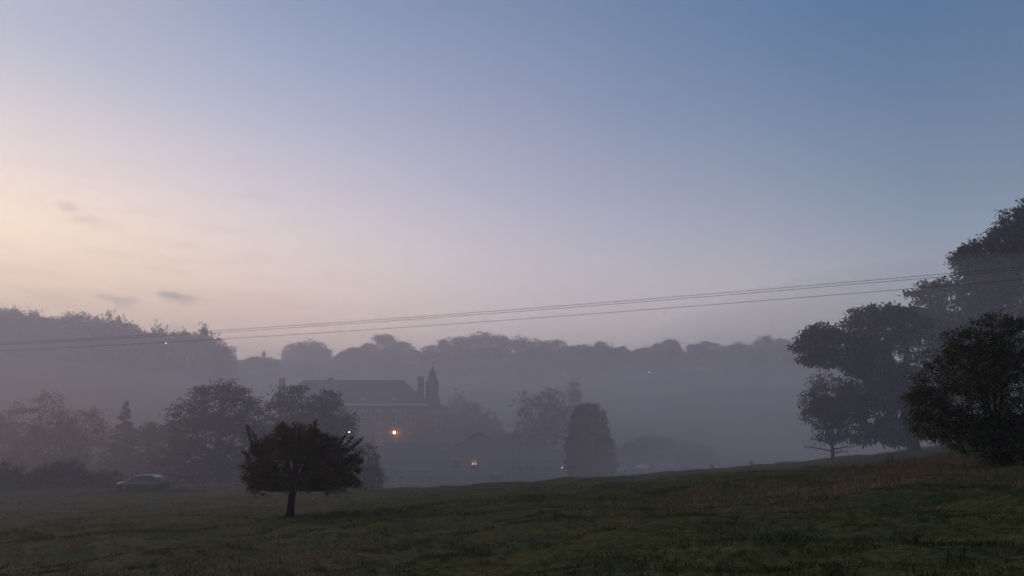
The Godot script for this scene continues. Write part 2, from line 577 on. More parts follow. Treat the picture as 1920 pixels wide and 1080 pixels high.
func build_right_trees() -> void:
	var tint := Color(0.064, 0.084, 0.046)
	tree_px("broadleaf_shrub", "dense dark bush overhanging the grass beside the meadow track", "bush", "", 1868, 29.0, [
		[1850, 740, 130, 92, 0.0, 3.0], [1790, 775, 86, 58, -0.4, 2.0], [1880, 660, 80, 66, 0.2, 2.2], [1955, 720, 110, 120, 0.5, 2.4], [1830, 690, 70, 52, 0.0, 1.8], [1760, 790, 58, 34, -0.5, 1.3], [1860, 810, 96, 38, -0.6, 2.0],
		[1900, 830, 70, 40, -0.4, 1.6], [1745, 745, 34, 26, 0.0, 0.8], [1890, 862, 54, 24, -0.6, 1.2], [1960, 850, 60, 34, -0.3, 1.4], [1860, 612, 40, 26, 0.2, 1.0]],
		{"trunk": 0.13, "fork": 0.9, "clusters": 2100, "per": 40, "leaf": 0.085, "spread": 0.24, "tint": Color(0.125, 0.15, 0.055), "shell": 0.45, "twigs": 5, "twig_r": 0.006})
	tree_px("tall_tree", "tall misty tree with layered lobes spreading over the meadow's far edge", "tree", "", 1715, 63.0, [
		[1551, 655, 52, 38, -1.0, 3.0], [1640, 612, 62, 40, 0.5, 3.4], [1618, 672, 46, 42, 0.0, 2.8], [1668, 690, 56, 70, 1.0, 3.0], [1640, 770, 40, 52, 0.0, 2.0], [1700, 760, 42, 66, 1.0, 2.4], [1612, 745, 30, 36, -0.5, 1.8], [1650, 590, 30, 22, 0.5, 1.5], [1540, 625, 34, 18, -0.6, 1.6], [1700, 610, 34, 40, 1.0, 2.0], [1620, 815, 26, 18, 0.0, 1.2], [1690, 812, 36, 20, 0.4, 1.4]],
		{"trunk": 0.42, "fork": 4.2, "lean": -0.5, "shrink": 0.88, "clusters": 920, "per": 30, "leaf": 0.34, "spread": 0.6, "tint": tint, "shell": 0.45, "twigs": 6, "twig_r": 0.02, "flat": 0.32, "stray": 0.2, "rough": 4})
	tree_px("tall_tree", "misty tree with a pointed head between the layered tree and the tallest one", "tree", "", 1775, 70.0, [
		[1765, 575, 52, 46, 0.0, 3.0], [1752, 640, 50, 56, 0.0, 3.0], [1800, 620, 60, 80, 0.5, 3.2], [1742, 552, 28, 20, 0.0, 1.6], [1780, 720, 56, 70, 0.0, 3.0], [1730, 590, 22, 18, 0.0, 1.2]],
		{"trunk": 0.4, "fork": 5.0, "clusters": 656, "per": 30, "leaf": 0.34, "spread": 0.62, "tint": tint, "shell": 0.45, "twigs": 6, "twig_r": 0.02, "flat": 0.32, "stray": 0.2, "rough": 4})
	tree_px("tall_tree", "tallest tree, its broad crown rising high above the dark bush", "tree", "", 1890, 66.0, [
		[1880, 500, 78, 66, 0.0, 3.6], [1905, 440, 44, 40, 0.0, 2.4], [1850, 490, 50, 36, -0.4, 2.4], [1838, 540, 40, 50, 0.3, 2.4], [1950, 470, 80, 90, 0.8, 4.0], [1900, 590, 90, 80, 0.6, 4.0], [1910, 408, 28, 20, 0.2, 1.4], [1822, 478, 26, 18, 0.0, 1.2], [1990, 560, 90, 100, 1.0, 4.0], [1880, 690, 100, 70, 0.6, 4.0], [1965, 405, 50, 40, 0.5, 2.4]],
		{"trunk": 0.5, "fork": 6.0, "clusters": 1700, "per": 30, "leaf": 0.34, "spread": 0.6, "tint": tint, "shell": 0.45, "twigs": 6, "twig_r": 0.02, "flat": 0.32, "stray": 0.2, "rough": 4})
	var t := tree_px("young_tree", "young tree with bare dead branches low on its trunk at the meadow crest", "tree", "", 1562, 60.5, [
		[1555, 745, 48, 44, 0.0, 1.8], [1540, 768, 36, 34, -0.3, 1.3], [1585, 770, 32, 40, 0.2, 1.3], [1560, 800, 34, 24, 0.0, 1.2], [1556, 818, 22, 12, 0.0, 0.8]],
		{"trunk": 0.12, "fork": 1.4, "clusters": 330, "per": 36, "leaf": 0.17, "spread": 0.45, "tint": tint, "shell": 0.4, "twigs": 6, "twig_r": 0.012})
	for s in [[1562, 846, 1520, 838, 1508, 840], [1562, 842, 1590, 838, 1606, 836], [1561, 836, 1535, 822, 1518, 806], [1563, 834, 1580, 820, 1600, 816], [1561, 828, 1548, 806, 1540, 795], [1562, 826, 1578, 806, 1588, 794], [1540, 826, 1526, 824, 1512, 826], [1562, 850, 1580, 846, 1592, 848]]:
		var g := Geo.new()
		g.tube([pix(s[0], s[1], 60.5) - t.position, pix(s[2], s[3], 60.3) - t.position, pix(s[4], s[5], 60.1) - t.position], [0.055, 0.035, 0.012], 5)
		for q in 5:
			var f := rng.randf_range(0.25, 0.95)
			var from := (pix(s[0], s[1], 60.5).lerp(pix(s[2], s[3], 60.3), f * 2.0) if f < 0.5 else pix(s[2], s[3], 60.3).lerp(pix(s[4], s[5], 60.1), f * 2.0 - 1.0)) - t.position
			var tip := from + Vector3(rng.randf_range(-0.5, 0.5), rng.randf_range(0.1, 0.75), rng.randf_range(-0.5, 0.5))
			g.tube([from, from.lerp(tip, 0.5) + unit() * 0.06, tip], [0.018, 0.012, 0.005], 4)
		part("dead_branch", g.mesh(), M.bark, t)


func build_valley_trees() -> void:
	var tint := Color(0.064, 0.074, 0.045)
	tree_px("walnut_tree", "broad dark tree with a ragged flat top beside the manor's lane", "tree", "", 410, 96.0, [
		[415, 735, 46, 18, 0.0, 3.0], [400, 775, 72, 36, 0.0, 4.6], [455, 780, 40, 34, 0.5, 3.0], [360, 800, 40, 50, 0.0, 3.4], [410, 840, 90, 62, 0.0, 5.6], [350, 870, 52, 50, 0.0, 3.6], [470, 860, 48, 60, 0.0, 3.6], [420, 900, 92, 40, 0.0, 5.0], [420, 722, 16, 9, 0.0, 1.0], [470, 752, 16, 9, 0.0, 1.0]],
		{"trunk": 0.4, "fork": 3.4, "clusters": 900, "per": 34, "leaf": 0.34, "spread": 0.8, "tint": tint, "shell": 0.45, "twig_r": 0.03, "flat": 0.4})
	tree_px("walnut_tree", "dark spreading tree with stepped crown in front of the manor roof", "tree", "", 585, 101.0, [
		[536, 745, 22, 18, 0.0, 1.8], [562, 738, 20, 13, 0.0, 1.6], [612, 750, 22, 20, 0.0, 1.8], [572, 780, 66, 34, 0.0, 4.4], [625, 795, 40, 30, 0.0, 3.0], [520, 790, 34, 36, 0.0, 2.8], [580, 840, 84, 50, 0.0, 5.0], [648, 790, 18, 14, 0.0, 1.2], [600, 890, 80, 44, 0.0, 4.8], [520, 880, 44, 50, 0.0, 3.4], [640, 850, 34, 50, 0.0, 2.6]],
		{"trunk": 0.4, "fork": 3.4, "clusters": 850, "per": 34, "leaf": 0.34, "spread": 0.8, "tint": tint, "shell": 0.45, "twig_r": 0.03, "flat": 0.4})
	tree_px("garden_shrub", "dark upright shrub beside the low slate wing", "bush", "", 690, 92.0, [
		[690, 865, 22, 36, 0.0, 1.5], [684, 905, 30, 34, 0.0, 1.8], [702, 900, 18, 30, 0.0, 1.2]],
		{"trunk": 0.12, "fork": 1.2, "clusters": 230, "per": 34, "leaf": 0.22, "spread": 0.5, "tint": Color(0.049, 0.057, 0.038), "shell": 0.4})
	tree_px("lime_tree", "clipped egg-shaped tree standing beside the parked cars", "tree", "", 1107, 131.0, [
		[1105, 800, 34, 42, 0.0, 3.0], [1106, 840, 44, 44, 0.0, 3.8], [1108, 870, 46, 34, 0.0, 3.8], [1100, 785, 24, 26, 0.0, 2.0]],
		{"trunk": 0.28, "fork": 1.4, "clusters": 2800, "per": 30, "leaf": 0.22, "spread": 0.34, "rough": 0, "stray": 0.02, "tint": Color(0.076, 0.080, 0.049), "shell": 0.6, "twig_r": 0.02})
	tree_px("copper_beech", "reddish brown tree dim in the mist behind the hedge", "tree", "", 125, 112.0, [
		[110, 800, 40, 34, 0.0, 3.0], [150, 810, 46, 40, 0.0, 3.6], [90, 850, 60, 56, 0.0, 4.4], [170, 860, 60, 56, 0.0, 4.4], [130, 890, 90, 40, 0.0, 5.0]],
		{"trunk": 0.35, "fork": 2.6, "clusters": 620, "per": 30, "leaf": 0.36, "spread": 0.85, "tint": Color(0.162, 0.080, 0.046), "shell": 0.45})
	tree_px("garden_tree", "rounded misty tree at the edge of the valley behind the hedge", "tree", "", 30, 118.0, [
		[30, 800, 50, 40, 0.0, 4.0], [0, 850, 70, 60, 0.0, 5.0], [60, 870, 50, 50, 0.0, 4.0], [88, 752, 18, 14, 0.0, 1.4], [-70, 820, 60, 70, 0.0, 5.0]],
		{"trunk": 0.35, "fork": 2.6, "clusters": 560, "per": 30, "leaf": 0.36, "spread": 0.85, "tint": Color(0.068, 0.076, 0.042), "shell": 0.45})
	tree_px("garden_tree", "low brownish tree between the spruce and the broad ragged tree", "tree", "", 285, 104.0, [
		[285, 850, 46, 44, 0.0, 3.0], [265, 890, 56, 40, 0.0, 3.6], [320, 890, 40, 44, 0.0, 3.0], [300, 815, 30, 26, 0.0, 2.0]],
		{"trunk": 0.25, "fork": 2.0, "clusters": 420, "per": 30, "leaf": 0.32, "spread": 0.8, "tint": Color(0.104, 0.082, 0.048), "shell": 0.45})
	tree_px("garden_tree", "round dim tree behind the farm's low wing", "tree", "", 1020, 176.0, [
		[1020, 775, 44, 42, 0.0, 5.0], [1000, 815, 46, 50, 0.0, 5.0], [1045, 815, 44, 54, 0.0, 5.0], [975, 850, 36, 40, 0.0, 4.0]],
		{"trunk": 0.4, "fork": 3.0, "clusters": 520, "per": 28, "leaf": 0.5, "spread": 1.2, "tint": tint, "shell": 0.5})
	tree_px("poplar_tree", "slim upright tree rising faintly behind the egg-shaped one", "tree", "", 1076, 205.0, [
		[1076, 735, 9, 24, 0.0, 1.6], [1077, 790, 13, 46, 0.0, 2.2]],
		{"trunk": 0.3, "fork": 3.0, "clusters": 150, "per": 26, "leaf": 0.45, "spread": 0.9, "tint": tint, "shell": 0.4})
	tree_px("orchard_tree", "wide low dim tree behind the parked cars", "tree", "", 1222, 196.0, [
		[1215, 845, 44, 26, 0.0, 5.0], [1260, 842, 40, 20, 0.0, 4.0], [1185, 855, 28, 22, 0.0, 3.4]],
		{"trunk": 0.35, "fork": 1.6, "clusters": 420, "per": 28, "leaf": 0.45, "spread": 1.1, "tint": tint, "shell": 0.5})
	tree_px("orchard_tree", "low spreading tree at the end of the car park", "tree", "", 1300, 201.0, [
		[1295, 852, 40, 18, 0.0, 4.0], [1325, 860, 22, 12, 0.0, 2.4]],
		{"trunk": 0.3, "fork": 1.2, "clusters": 240, "per": 28, "leaf": 0.42, "spread": 1.0, "tint": tint, "shell": 0.5})
	spruce(222, 110.0, 752)
	# hedge bushes along the lane at the foot of the meadow
	var k := 0
	for px in [-60.0, -8.0, 40.0, 88.0, 132.0, 172.0, 206.0]:
		k += 1
		var top := 876.0 + 8.0 * sin(k * 2.3) + maxf(0.0, px - 140.0) * 0.3
		tree_px("hedge_bush", "dark bush in the hedge along the lane at the meadow's foot", "bush", "hedge along the lane", px, 79.0 + rng.randf_range(-0.8, 0.8), [
			[px, (top + 930.0) * 0.5, 33, (940.0 - top) * 0.5, 0.0, 1.4], [px - 12.0, top + 16.0, 18, 12, 0.0, 0.9], [px + 14.0, top + 24.0, 16, 12, 0.0, 0.9]],
			{"trunk": 0.08, "fork": 0.6, "clusters": 170, "per": 30, "leaf": 0.2, "spread": 0.45, "tint": Color(0.072, 0.068, 0.044), "shell": 0.4})


func spruce(px: float, d: float, top_y: float) -> void:
	var base := foot(px, d)
	var h := pix(px, top_y, d).y - base.y
	var t := thing("spruce_tree", "dim conical spruce between the reddish tree and the low brownish one", "tree", base)
	var g := Geo.new()
	g.tube([Vector3(0, -0.3, 0), Vector3(0, h * 0.5, 0), Vector3(0, h, 0)], [0.28, 0.16, 0.03], 8)
	part("trunk", g.mesh(), M.bark, t)
	var b := Geo.new()
	var y := 1.2
	while y < h:
		var reach := (h - y) * 0.36 + 0.05
		for k in 9:
			var a := rng.randf() * TAU
			var dir := Vector3(cos(a), -0.25, sin(a)).normalized()
			var r := reach * rng.randf_range(0.75, 1.1)
			var lift := rng.randf_range(-0.5, 0.5)
			for q in int(8 + r * 20):
				var f := rng.randf_range(0.1, 1.0)
				var at := Vector3(0, y + lift * (0.3 + 0.7 * minf(reach, 1.0)), 0) + dir * r * f + unit() * 0.12 * minf(reach, 1.0)
				var ax := (dir + unit() * 0.8 + Vector3.DOWN * 0.35).normalized()
				var side := ax.cross(unit()).normalized()
				b.leaf(at, ax, side, rng.randf_range(0.2, 0.42), 0.12, Vector3.UP.lerp(dir, 0.5).normalized(), Color(0.05, 0.065, 0.042))
		y += 0.42
	part("crown", b.mesh(), M.leaf, t)


func far_proto(k: int) -> Dictionary:
	# a hill tree about 10 m high and 9 m wide, built once and copied
	var lobes := []
	var slim: float = [1.0, 1.15, 0.85, 1.0, 0.62, 1.25][k]
	lobes.append([Vector3(0, 4.4, 0), Vector3(3.5 * slim, 4.2, 3.5 * slim)])
	for q in 7:
		var a := TAU * q / 7.0 + rng.randf()
		lobes.append([Vector3(cos(a) * rng.randf_range(1.6, 2.9) * slim, rng.randf_range(1.8, 8.0), sin(a) * rng.randf_range(1.4, 2.6) * slim), Vector3(1.0, 0.85, 1.0) * rng.randf_range(1.1, 1.9)])
	for q in 4:
		lobes.append([Vector3(2.5 * cos(q * PI / 2 + 0.6), 1.7, 2.5 * sin(q * PI / 2 + 0.6)), Vector3(2.0, 1.8, 2.0)])
	lobes.append([Vector3(rng.randf_range(-1.6, 1.6), 8.5, 0), Vector3(1.0, 1.3, 1.0) * (0.7 if k == 2 or k == 4 else 1.2)])
	lobes.append([Vector3(rng.randf_range(-2.6, 2.6), 7.2, 0), Vector3(0.9, 0.8, 0.9)])
	var g := Geo.new()
	g.tube([Vector3(0, -1.0, 0), Vector3(0, 1.2, 0), Vector3(0.1, 4.0, 0)], [0.36, 0.28, 0.22], 7)
	limbs(g, Vector3(0.1, 3.4, 0), lobes, 0.25, 2, 0.03)
	return {"trunk": g.mesh(), "crown": crown(lobes, 300, 20, 0.62, 1.1, Color(0.064, 0.072, 0.043), 0.55, 0.55, 0.2)}


func build_far_trees() -> void:
	var protos := []
	for k in 6:
		protos.append(far_proto(k))
	var plant := func(called: String, label: String, group: String, at: Vector3, wide_m: float, high_m: float) -> void:
		var p: Dictionary = protos[rng.randi_range(0, 5)]
		var look := "slim" if high_m / wide_m > 1.25 else "broad, low" if high_m / wide_m < 0.72 else "rounded"
		var size := "large" if high_m * wide_m > 150.0 else "small" if high_m * wide_m < 70.0 else "middling"
		label = "%s, %s %s" % [size, look, label]
		var t := thing(called, label, "tree", at, rng.randf() * TAU, group)
		t.scale = Vector3(wide_m / 8.6, high_m / 9.9, wide_m / 8.6)
		part("trunk", p.trunk, M.bark, t)
		part("crown", p.crown, M.leaf, t)
	# the wood on the near left hill
	for s in [[-40, 576, 74], [5, 576, 66], [48, 582, 58], [92, 590, 56], [148, 580, 66], [196, 588, 60], [242, 602, 52], [284, 610, 56], [328, 618, 54], [374, 614, 62], [404, 626, 48], [428, 642, 26]]:
		var d := 300.0 + rng.randf_range(-6.0, 6.0)
		var at := foot(s[0], d)
		plant.call("wood_tree", "misty broadleaf tree topping the wood on the near hill", "treetops of the wood on the near hill", at, s[2] * d / F * 1.15, maxf(5.0, pix(s[0], s[1], d).y - at.y))
	for s in [[-15, 590, 66], [28, 588, 60], [70, 594, 60], [120, 592, 60], [172, 594, 62], [220, 604, 60], [264, 614, 56], [306, 622, 56], [350, 624, 58], [390, 630, 52], [416, 638, 40]]:
		var d := 306.0 + rng.randf_range(-4.0, 4.0)
		var at := foot(s[0], d)
		plant.call("wood_tree", "misty broadleaf tree topping the wood on the near hill", "treetops of the wood on the near hill", at, s[2] * d / F * 1.2, maxf(5.0, pix(s[0], s[1], d).y - at.y))
	for row in [[285.0, 14], [268.0, 14], [252.0, 12]]:
		for q in row[1]:
			var px: float = -60.0 + 490.0 * (q + rng.randf_range(-0.2, 0.2)) / row[1]
			var d: float = row[0] + rng.randf_range(-5.0, 5.0)
			plant.call("wood_tree", "dim tree inside the wood below the near hill's treetops", "trees inside the wood on the near hill", foot(px, d), rng.randf_range(9.0, 13.0), rng.randf_range(9.0, 13.0))
	# the far ridge behind the manor
	for s in [[548, 642, 34], [580, 634, 52], [606, 650, 30], [662, 650, 40], [692, 642, 40], [726, 626, 58], [752, 640, 40], [776, 656, 28], [806, 645, 36], [838, 630, 36], [868, 630, 44], [900, 622, 50], [936, 628, 44], [972, 631, 44], [1008, 632, 42], [1044, 635, 42], [1072, 646, 30], [1096, 645, 38], [1128, 646, 36],
			[1170, 658, 30], [1198, 655, 30], [1232, 643, 36], [1262, 635, 40], [1300, 644, 38], [1328, 638, 34], [1356, 648, 28], [1382, 641, 36], [1408, 646, 24], [1434, 625, 42], [1468, 632, 42], [1500, 634, 40], [1540, 640, 44], [1590, 644, 46], [1640, 640, 46]]:
		var d := 482.0 + rng.randf_range(-7.0, 7.0)
		var at := foot(s[0], d)
		plant.call("ridge_tree", "hazy tree on the far ridge skyline behind the manor", "trees on the far ridge skyline", at, s[2] * d / F * 1.2, maxf(4.5, pix(s[0], s[1], d).y - at.y))
	for row in [[455.0, 26], [420.0, 22], [385.0, 16], [345.0, 12]]:
		for q in row[1]:
			var px: float = 450.0 + 1080.0 * (q + rng.randf_range(-0.4, 0.4)) / row[1]
			if row[0] > 400.0 and px < 640.0 and px > 440.0:
				continue
			var d: float = row[0] + rng.randf_range(-12.0, 12.0)
			plant.call("hillside_tree", "faint tree on the misty slope below the far ridge", "trees on the slope below the far ridge", foot(px, d), rng.randf_range(8.0, 13.0), rng.randf_range(7.0, 11.0))
	for s in [[855, 740, 225], [880, 752, 215], [915, 772, 208], [560, 790, 225], [505, 760, 215], [935, 800, 200]]:
		var d: float = s[2]
		var at := foot(s[0], d)
		plant.call("park_tree", "dim tree in the park around the manor", "trees in the park around the manor", at, 9.5, maxf(5.0, pix(s[0], s[1], d).y - at.y))
	var c := foot(610, 486.0)
	var t := thing("cypress_tree", "tiny pointed tree alone on the far ridge next to round treetops", "tree", c)
	var g := Geo.new()
	g.tube([Vector3(0, -1, 0), Vector3(0, 3, 0)], [0.2, 0.15], 6)
	part("trunk", g.mesh(), M.bark, t)
	var hh := pix(610, 646, 486.0).y - c.y
	part("crown", crown([[Vector3(0, hh * 0.45, 0), Vector3(0.9, hh * 0.45, 0.9)], [Vector3(0, hh * 0.85, 0), Vector3(0.4, hh * 0.15, 0.4)]], 60, 14, 0.5, 0.4, Color(0.03, 0.036, 0.022)), M.leaf, t)


# ---------------------------------------------------------------- buildings
func window_in(parent: Node, at: Vector3, w: float, h: float, glass: Material, frame: Material, cols := 2, rows := 3, stone: Material = null) -> Node3D:
	# faces +z; the wall's face is at at.z
	var s: Material = stone if stone else M.stone_trim
	var win := part("window", boxm(Vector3(w, h, 0.04)), glass, parent, at + Vector3(0, 0, 0.02))
	for x in [-1, 1]:
		part("frame", boxm(Vector3(0.08, h + 0.08, 0.1)), frame, win, Vector3(x * w * 0.5, 0, 0.02))
	for y in [-1, 1]:
		part("frame", boxm(Vector3(w - 0.08, 0.08, 0.1)), frame, win, Vector3(0, y * h * 0.5, 0.02))
	for k in range(1, cols):
		part("glazing_bar", boxm(Vector3(0.05, h - 0.08, 0.06)), frame, win, Vector3(-w * 0.5 + w * k / cols, 0, 0.025))
	for k in range(1, rows):
		part("glazing_bar", boxm(Vector3(w - 0.08, 0.04, 0.05)), frame, win, Vector3(0, -h * 0.5 + h * k / rows, 0.02))
	part("lintel", boxm(Vector3(w + 0.5, 0.26, 0.14)), s, win, Vector3(0, h * 0.5 + 0.18, 0.03))
	part("sill", boxm(Vector3(w + 0.4, 0.14, 0.3)), s, win, Vector3(0, -h * 0.5 - 0.12, 0.1))
	return win


func hip_roof(x0: float, x1: float, z0: float, z1: float, y: float, rx0: float, rx1: float, rz: float, ry: float) -> ArrayMesh:
	var a := Vector3(x0, y, z1)
	var b := Vector3(x1, y, z1)
	var c := Vector3(x1, y, z0)
	var dd := Vector3(x0, y, z0)
	var e := Vector3(rx0, ry, rz)
	var f := Vector3(rx1, ry, rz)
	return faces([[a, e, f, b], [b, f, c], [c, f, e, dd], [dd, e, a], [a, b, c, dd]])


func build_manor() -> void:
	var d := 185.0
	var x0 := pix(524, 758, d).x
	var x1 := pix(797, 758, d).x
	var eave := pix(700, 758, d).y
	var ridge := pix(660, 713, d + 6.5).y
	var floor_y := height((x0 + x1) * 0.5, d) - 0.4
	var o := Vector3((x0 + x1) * 0.5, floor_y, -d)
	var t := thing("manor_house", "long brick manor with hipped slate roof, chimneys and a lit wall lantern", "building", o)
	var hx := (x1 - x0) * 0.5
	var depth := 13.0
	var e := eave - floor_y
	var r := ridge - floor_y
	part("wall", boxm(Vector3(hx * 2.0, e, depth)), M.brick, t, Vector3(0, e * 0.5, -depth * 0.5))
	part("plinth", boxm(Vector3(hx * 2.0 + 0.2, 1.4, 0.4)), M.stone, t, Vector3(0, 0.7, 0.05))
	part("cornice", boxm(Vector3(hx * 2.0 + 0.7, 0.42, 0.6)), M.white_trim, t, Vector3(0, e - 0.05, 0.25))
	var ax0 := pix(568, 713, d + 6.5).x - o.x
	var ax1 := pix(757, 713, d + 6.5).x - o.x
	var roof := part("roof", hip_roof(-hx - 0.4, hx + 0.3, -depth - 0.4, 0.5, e + 0.18, ax0, ax1, -depth * 0.5, r), M.slate, t)
	part("ridge_cap", boxm(Vector3(ax1 - ax0, 0.2, 0.35)), M.lead, roof, Vector3((ax0 + ax1) * 0.5, r, -depth * 0.5))
	for s in [[529, 711, 9, 3.0], [619, 710.5, 9, 6.5], [789, 708, 10.5, 2.2]]:
		var dd: float = d + s[3]
		var p := pix(s[0], s[1], dd) - o
		var w: float = s[2] * dd / F
		var low := e + 0.3
		var ch := part("chimney", boxm(Vector3(w, p.y - low, w * 1.3)), M.dark_brick, roof, Vector3(p.x, (p.y + low) * 0.5, p.z))
		part("chimney_cap", boxm(Vector3(w + 0.25, 0.28, w * 1.3 + 0.25)), M.stone_trim, roof, Vector3(p.x, p.y + 0.14, p.z))
		ch.set_meta("label", "brick chimney stack")
	# bull's-eye dormers just above the eave
	for px in [566, 624, 682, 740]:
		var p := pix(px, 751, d + 1.2) - o
		var cyl := CylinderMesh.new()
		cyl.top_radius = 0.58
		cyl.bottom_radius = 0.58
		cyl.height = 1.6
		cyl.radial_segments = 20
		var dm := part("dormer", cyl, M.white_trim, roof, p)
		dm.rotation.x = PI / 2
		var box := part("dormer_base", boxm(Vector3(0.9, 0.9, 1.5)), M.white_trim, roof, p + Vector3(0, -0.45, -0.06))
		box.set_meta("label", "pale dormer cheek")
		var gl := CylinderMesh.new()
		gl.top_radius = 0.3
		gl.bottom_radius = 0.3
		gl.height = 0.05
		var pane := part("dormer_pane", gl, M.dark_glass, roof, p + Vector3(0, 0, 0.82))
		pane.rotation.x = PI / 2
	# three storeys of tall windows
	var px := 537.0
	while px < 790.0:
		for row in [[783.0, 1.15, 2.6], [823.0, 1.15, 2.4], [862.0, 1.15, 2.0]]:
			var p := pix(px, row[0], d) - o
			window_in(t, Vector3(p.x, p.y, 0.0), row[1], row[2], M.dark_glass, M.white_trim, 2, 4)
		px += 28.6
	var dp := pix(640, 892, d) - o
	var door := part("door", boxm(Vector3(1.5, 2.8, 0.1)), M.dark_wood, t, Vector3(dp.x, 1.6, 0.28))
	part("handle", boxm(Vector3(0.06, 0.3, 0.06)), M.iron, door, Vector3(0.6, 0, 0.08))
	# the lit lantern on the front
	var lp := pix(739.5, 811, d - 1.0)
	wall_lamp(lp, o, "iron lantern shining warm yellow on the manor's brick front", 0.56, Color(1.0, 0.8, 0.42), 40.0, 0.7)
	# corner pavilion and its slate turret
	var td := d + 1.5
	var tb := Vector3(pix(812, 758, td).x, floor_y, -td)
	var k := td / F
	var tw := thing("stair_tower", "slate turret with bell roof and weathervane at the manor's corner", "tower", tb)
	var base_hx := 26.0 * k
	var pav_top := pix(812, 773, td).y - floor_y
	var flare := pix(812, 757, td).y - floor_y
	var tur_top := pix(812, 719, td).y - floor_y
	var cx := pix(808.5, 740, td).x - tb.x
	var off := pix(822, 773, td).x - tb.x
	part("wall", boxm(Vector3(base_hx * 2.0, pav_top, 7.0)), M.brick, tw, Vector3(off, pav_top * 0.5, -3.0))
	part("cornice", boxm(Vector3(base_hx * 2.0 + 0.4, 0.35, 7.3)), M.white_trim, tw, Vector3(off, pav_top + 0.1, -3.0))
	var pr := part("pavilion_roof", ring_solid([square(off, pav_top + 0.28, -3.0, base_hx + 0.4, 3.9), square(cx, flare, -3.0 + 0.8, 15.5 * k, 2.0), square(cx, flare + 1.2, -3.0 + 1.0, 12.6 * k, 1.62)]), M.slate, tw)
	part("hip_flashing", boxm(Vector3(0.12, 1.2, 0.12)), M.lead, pr, Vector3(cx - 13.8 * k, flare + 0.5, -0.3))
	var body := part("turret", ring_solid([octagon(cx, flare + 1.1, -2.0, 12.8 * k), octagon(cx, tur_top, -2.0, 12.0 * k)]), M.slate, tw)
	for q in [3, 4, 7, 0]:
		var a: float = TAU * (q + 0.5) / 8.0
		part("corner_strip", boxm(Vector3(0.13, tur_top - flare - 1.2, 0.13)), M.lead, body, Vector3(cx + 12.5 * k * cos(a), (tur_top + flare + 1.1) * 0.5, -2.0 + 12.5 * k * sin(a)))
	var rings := []
	for s in [[719, 14.2], [716, 13.4], [712.5, 10.0], [708, 8.6], [701, 7.6], [696, 5.6], [692, 3.0], [688, 1.0]]:
		rings.append(octagon(cx, pix(812, s[0], td).y - floor_y, -2.0, s[1] * k))
	var bell := part("bell_roof", ring_solid(rings), M.slate, tw)
	part("eave_band", ring_solid([octagon(cx, tur_top - 0.25, -2.0, 13.0 * k), octagon(cx, tur_top + 0.02, -2.0, 14.6 * k)]), M.lead, bell)
	var fy := pix(812, 688, td).y - floor_y
	var cyl := CylinderMesh.new()
	cyl.top_radius = 0.05
	cyl.bottom_radius = 0.09
	cyl.height = 1.5
	var fin := part("finial", cyl, M.iron, tw, Vector3(cx, fy + 0.6, -2.0))
	var ball := SphereMesh.new()
	ball.radius = 0.2
	ball.height = 0.4
	part("finial_ball", ball, M.lead, fin, Vector3(0, -0.55, 0))
	part("vane_arm", boxm(Vector3(0.95, 0.07, 0.05)), M.iron, fin, Vector3(0.05, 0.48, 0))
	part("vane_tail", faces([[Vector3(0.15, 0.35, 0), Vector3(0.25, 0.68, 0), Vector3(0.55, 0.62, 0), Vector3(0.5, 0.38, 0)], [Vector3(0.15, 0.35, 0.04), Vector3(0.5, 0.38, 0.04), Vector3(0.55, 0.62, 0.04), Vector3(0.25, 0.68, 0.04)]]), M.iron, fin)
	window_in(tw, Vector3(off, pav_top - 3.0, 0.5), 1.0, 2.2, M.dark_glass, M.white_trim, 2, 4)


func wall_lamp(p: Vector3, wall: Vector3, label: String, size: float, col: Color, glow: float, energy: float) -> void:
	var t := thing("wall_lantern", label, "lamp", p)
	part("bracket", boxm(Vector3(0.06, 0.06, p.z - wall.z)), M.iron, t, Vector3(0, size * 0.75, -(p.z - wall.z) * 0.5))
	part("cap", ring_solid([square(0, size * 0.5, 0, size * 0.42, size * 0.42), square(0, size * 0.8, 0, 0.05, 0.05)]), M.iron, t)
	part("base", boxm(Vector3(size * 0.5, 0.05, size * 0.5)), M.iron, t, Vector3(0, -size * 0.52, 0))
	var lm := mat("lantern_glow", Color(0.8, 0.7, 0.5), 0.4)
	lm.emission_enabled = true
	lm.emission = col
	lm.emission_energy_multiplier = glow
	var s := SphereMesh.new()
	s.radius = size * 0.45
	s.height = size * 0.95
	s.radial_segments = 16
	s.rings = 8
	part("glowing_bulb", s, lm, t)
	var l := OmniLight3D.new()
	l.name = "lantern_light"
	l.light_color = col
	l.light_energy = energy
	l.omni_range = 80.0
	l.omni_attenuation = 2.0
	l.light_size = 0.2
	l.shadow_enabled = true
	t.add_child(l)


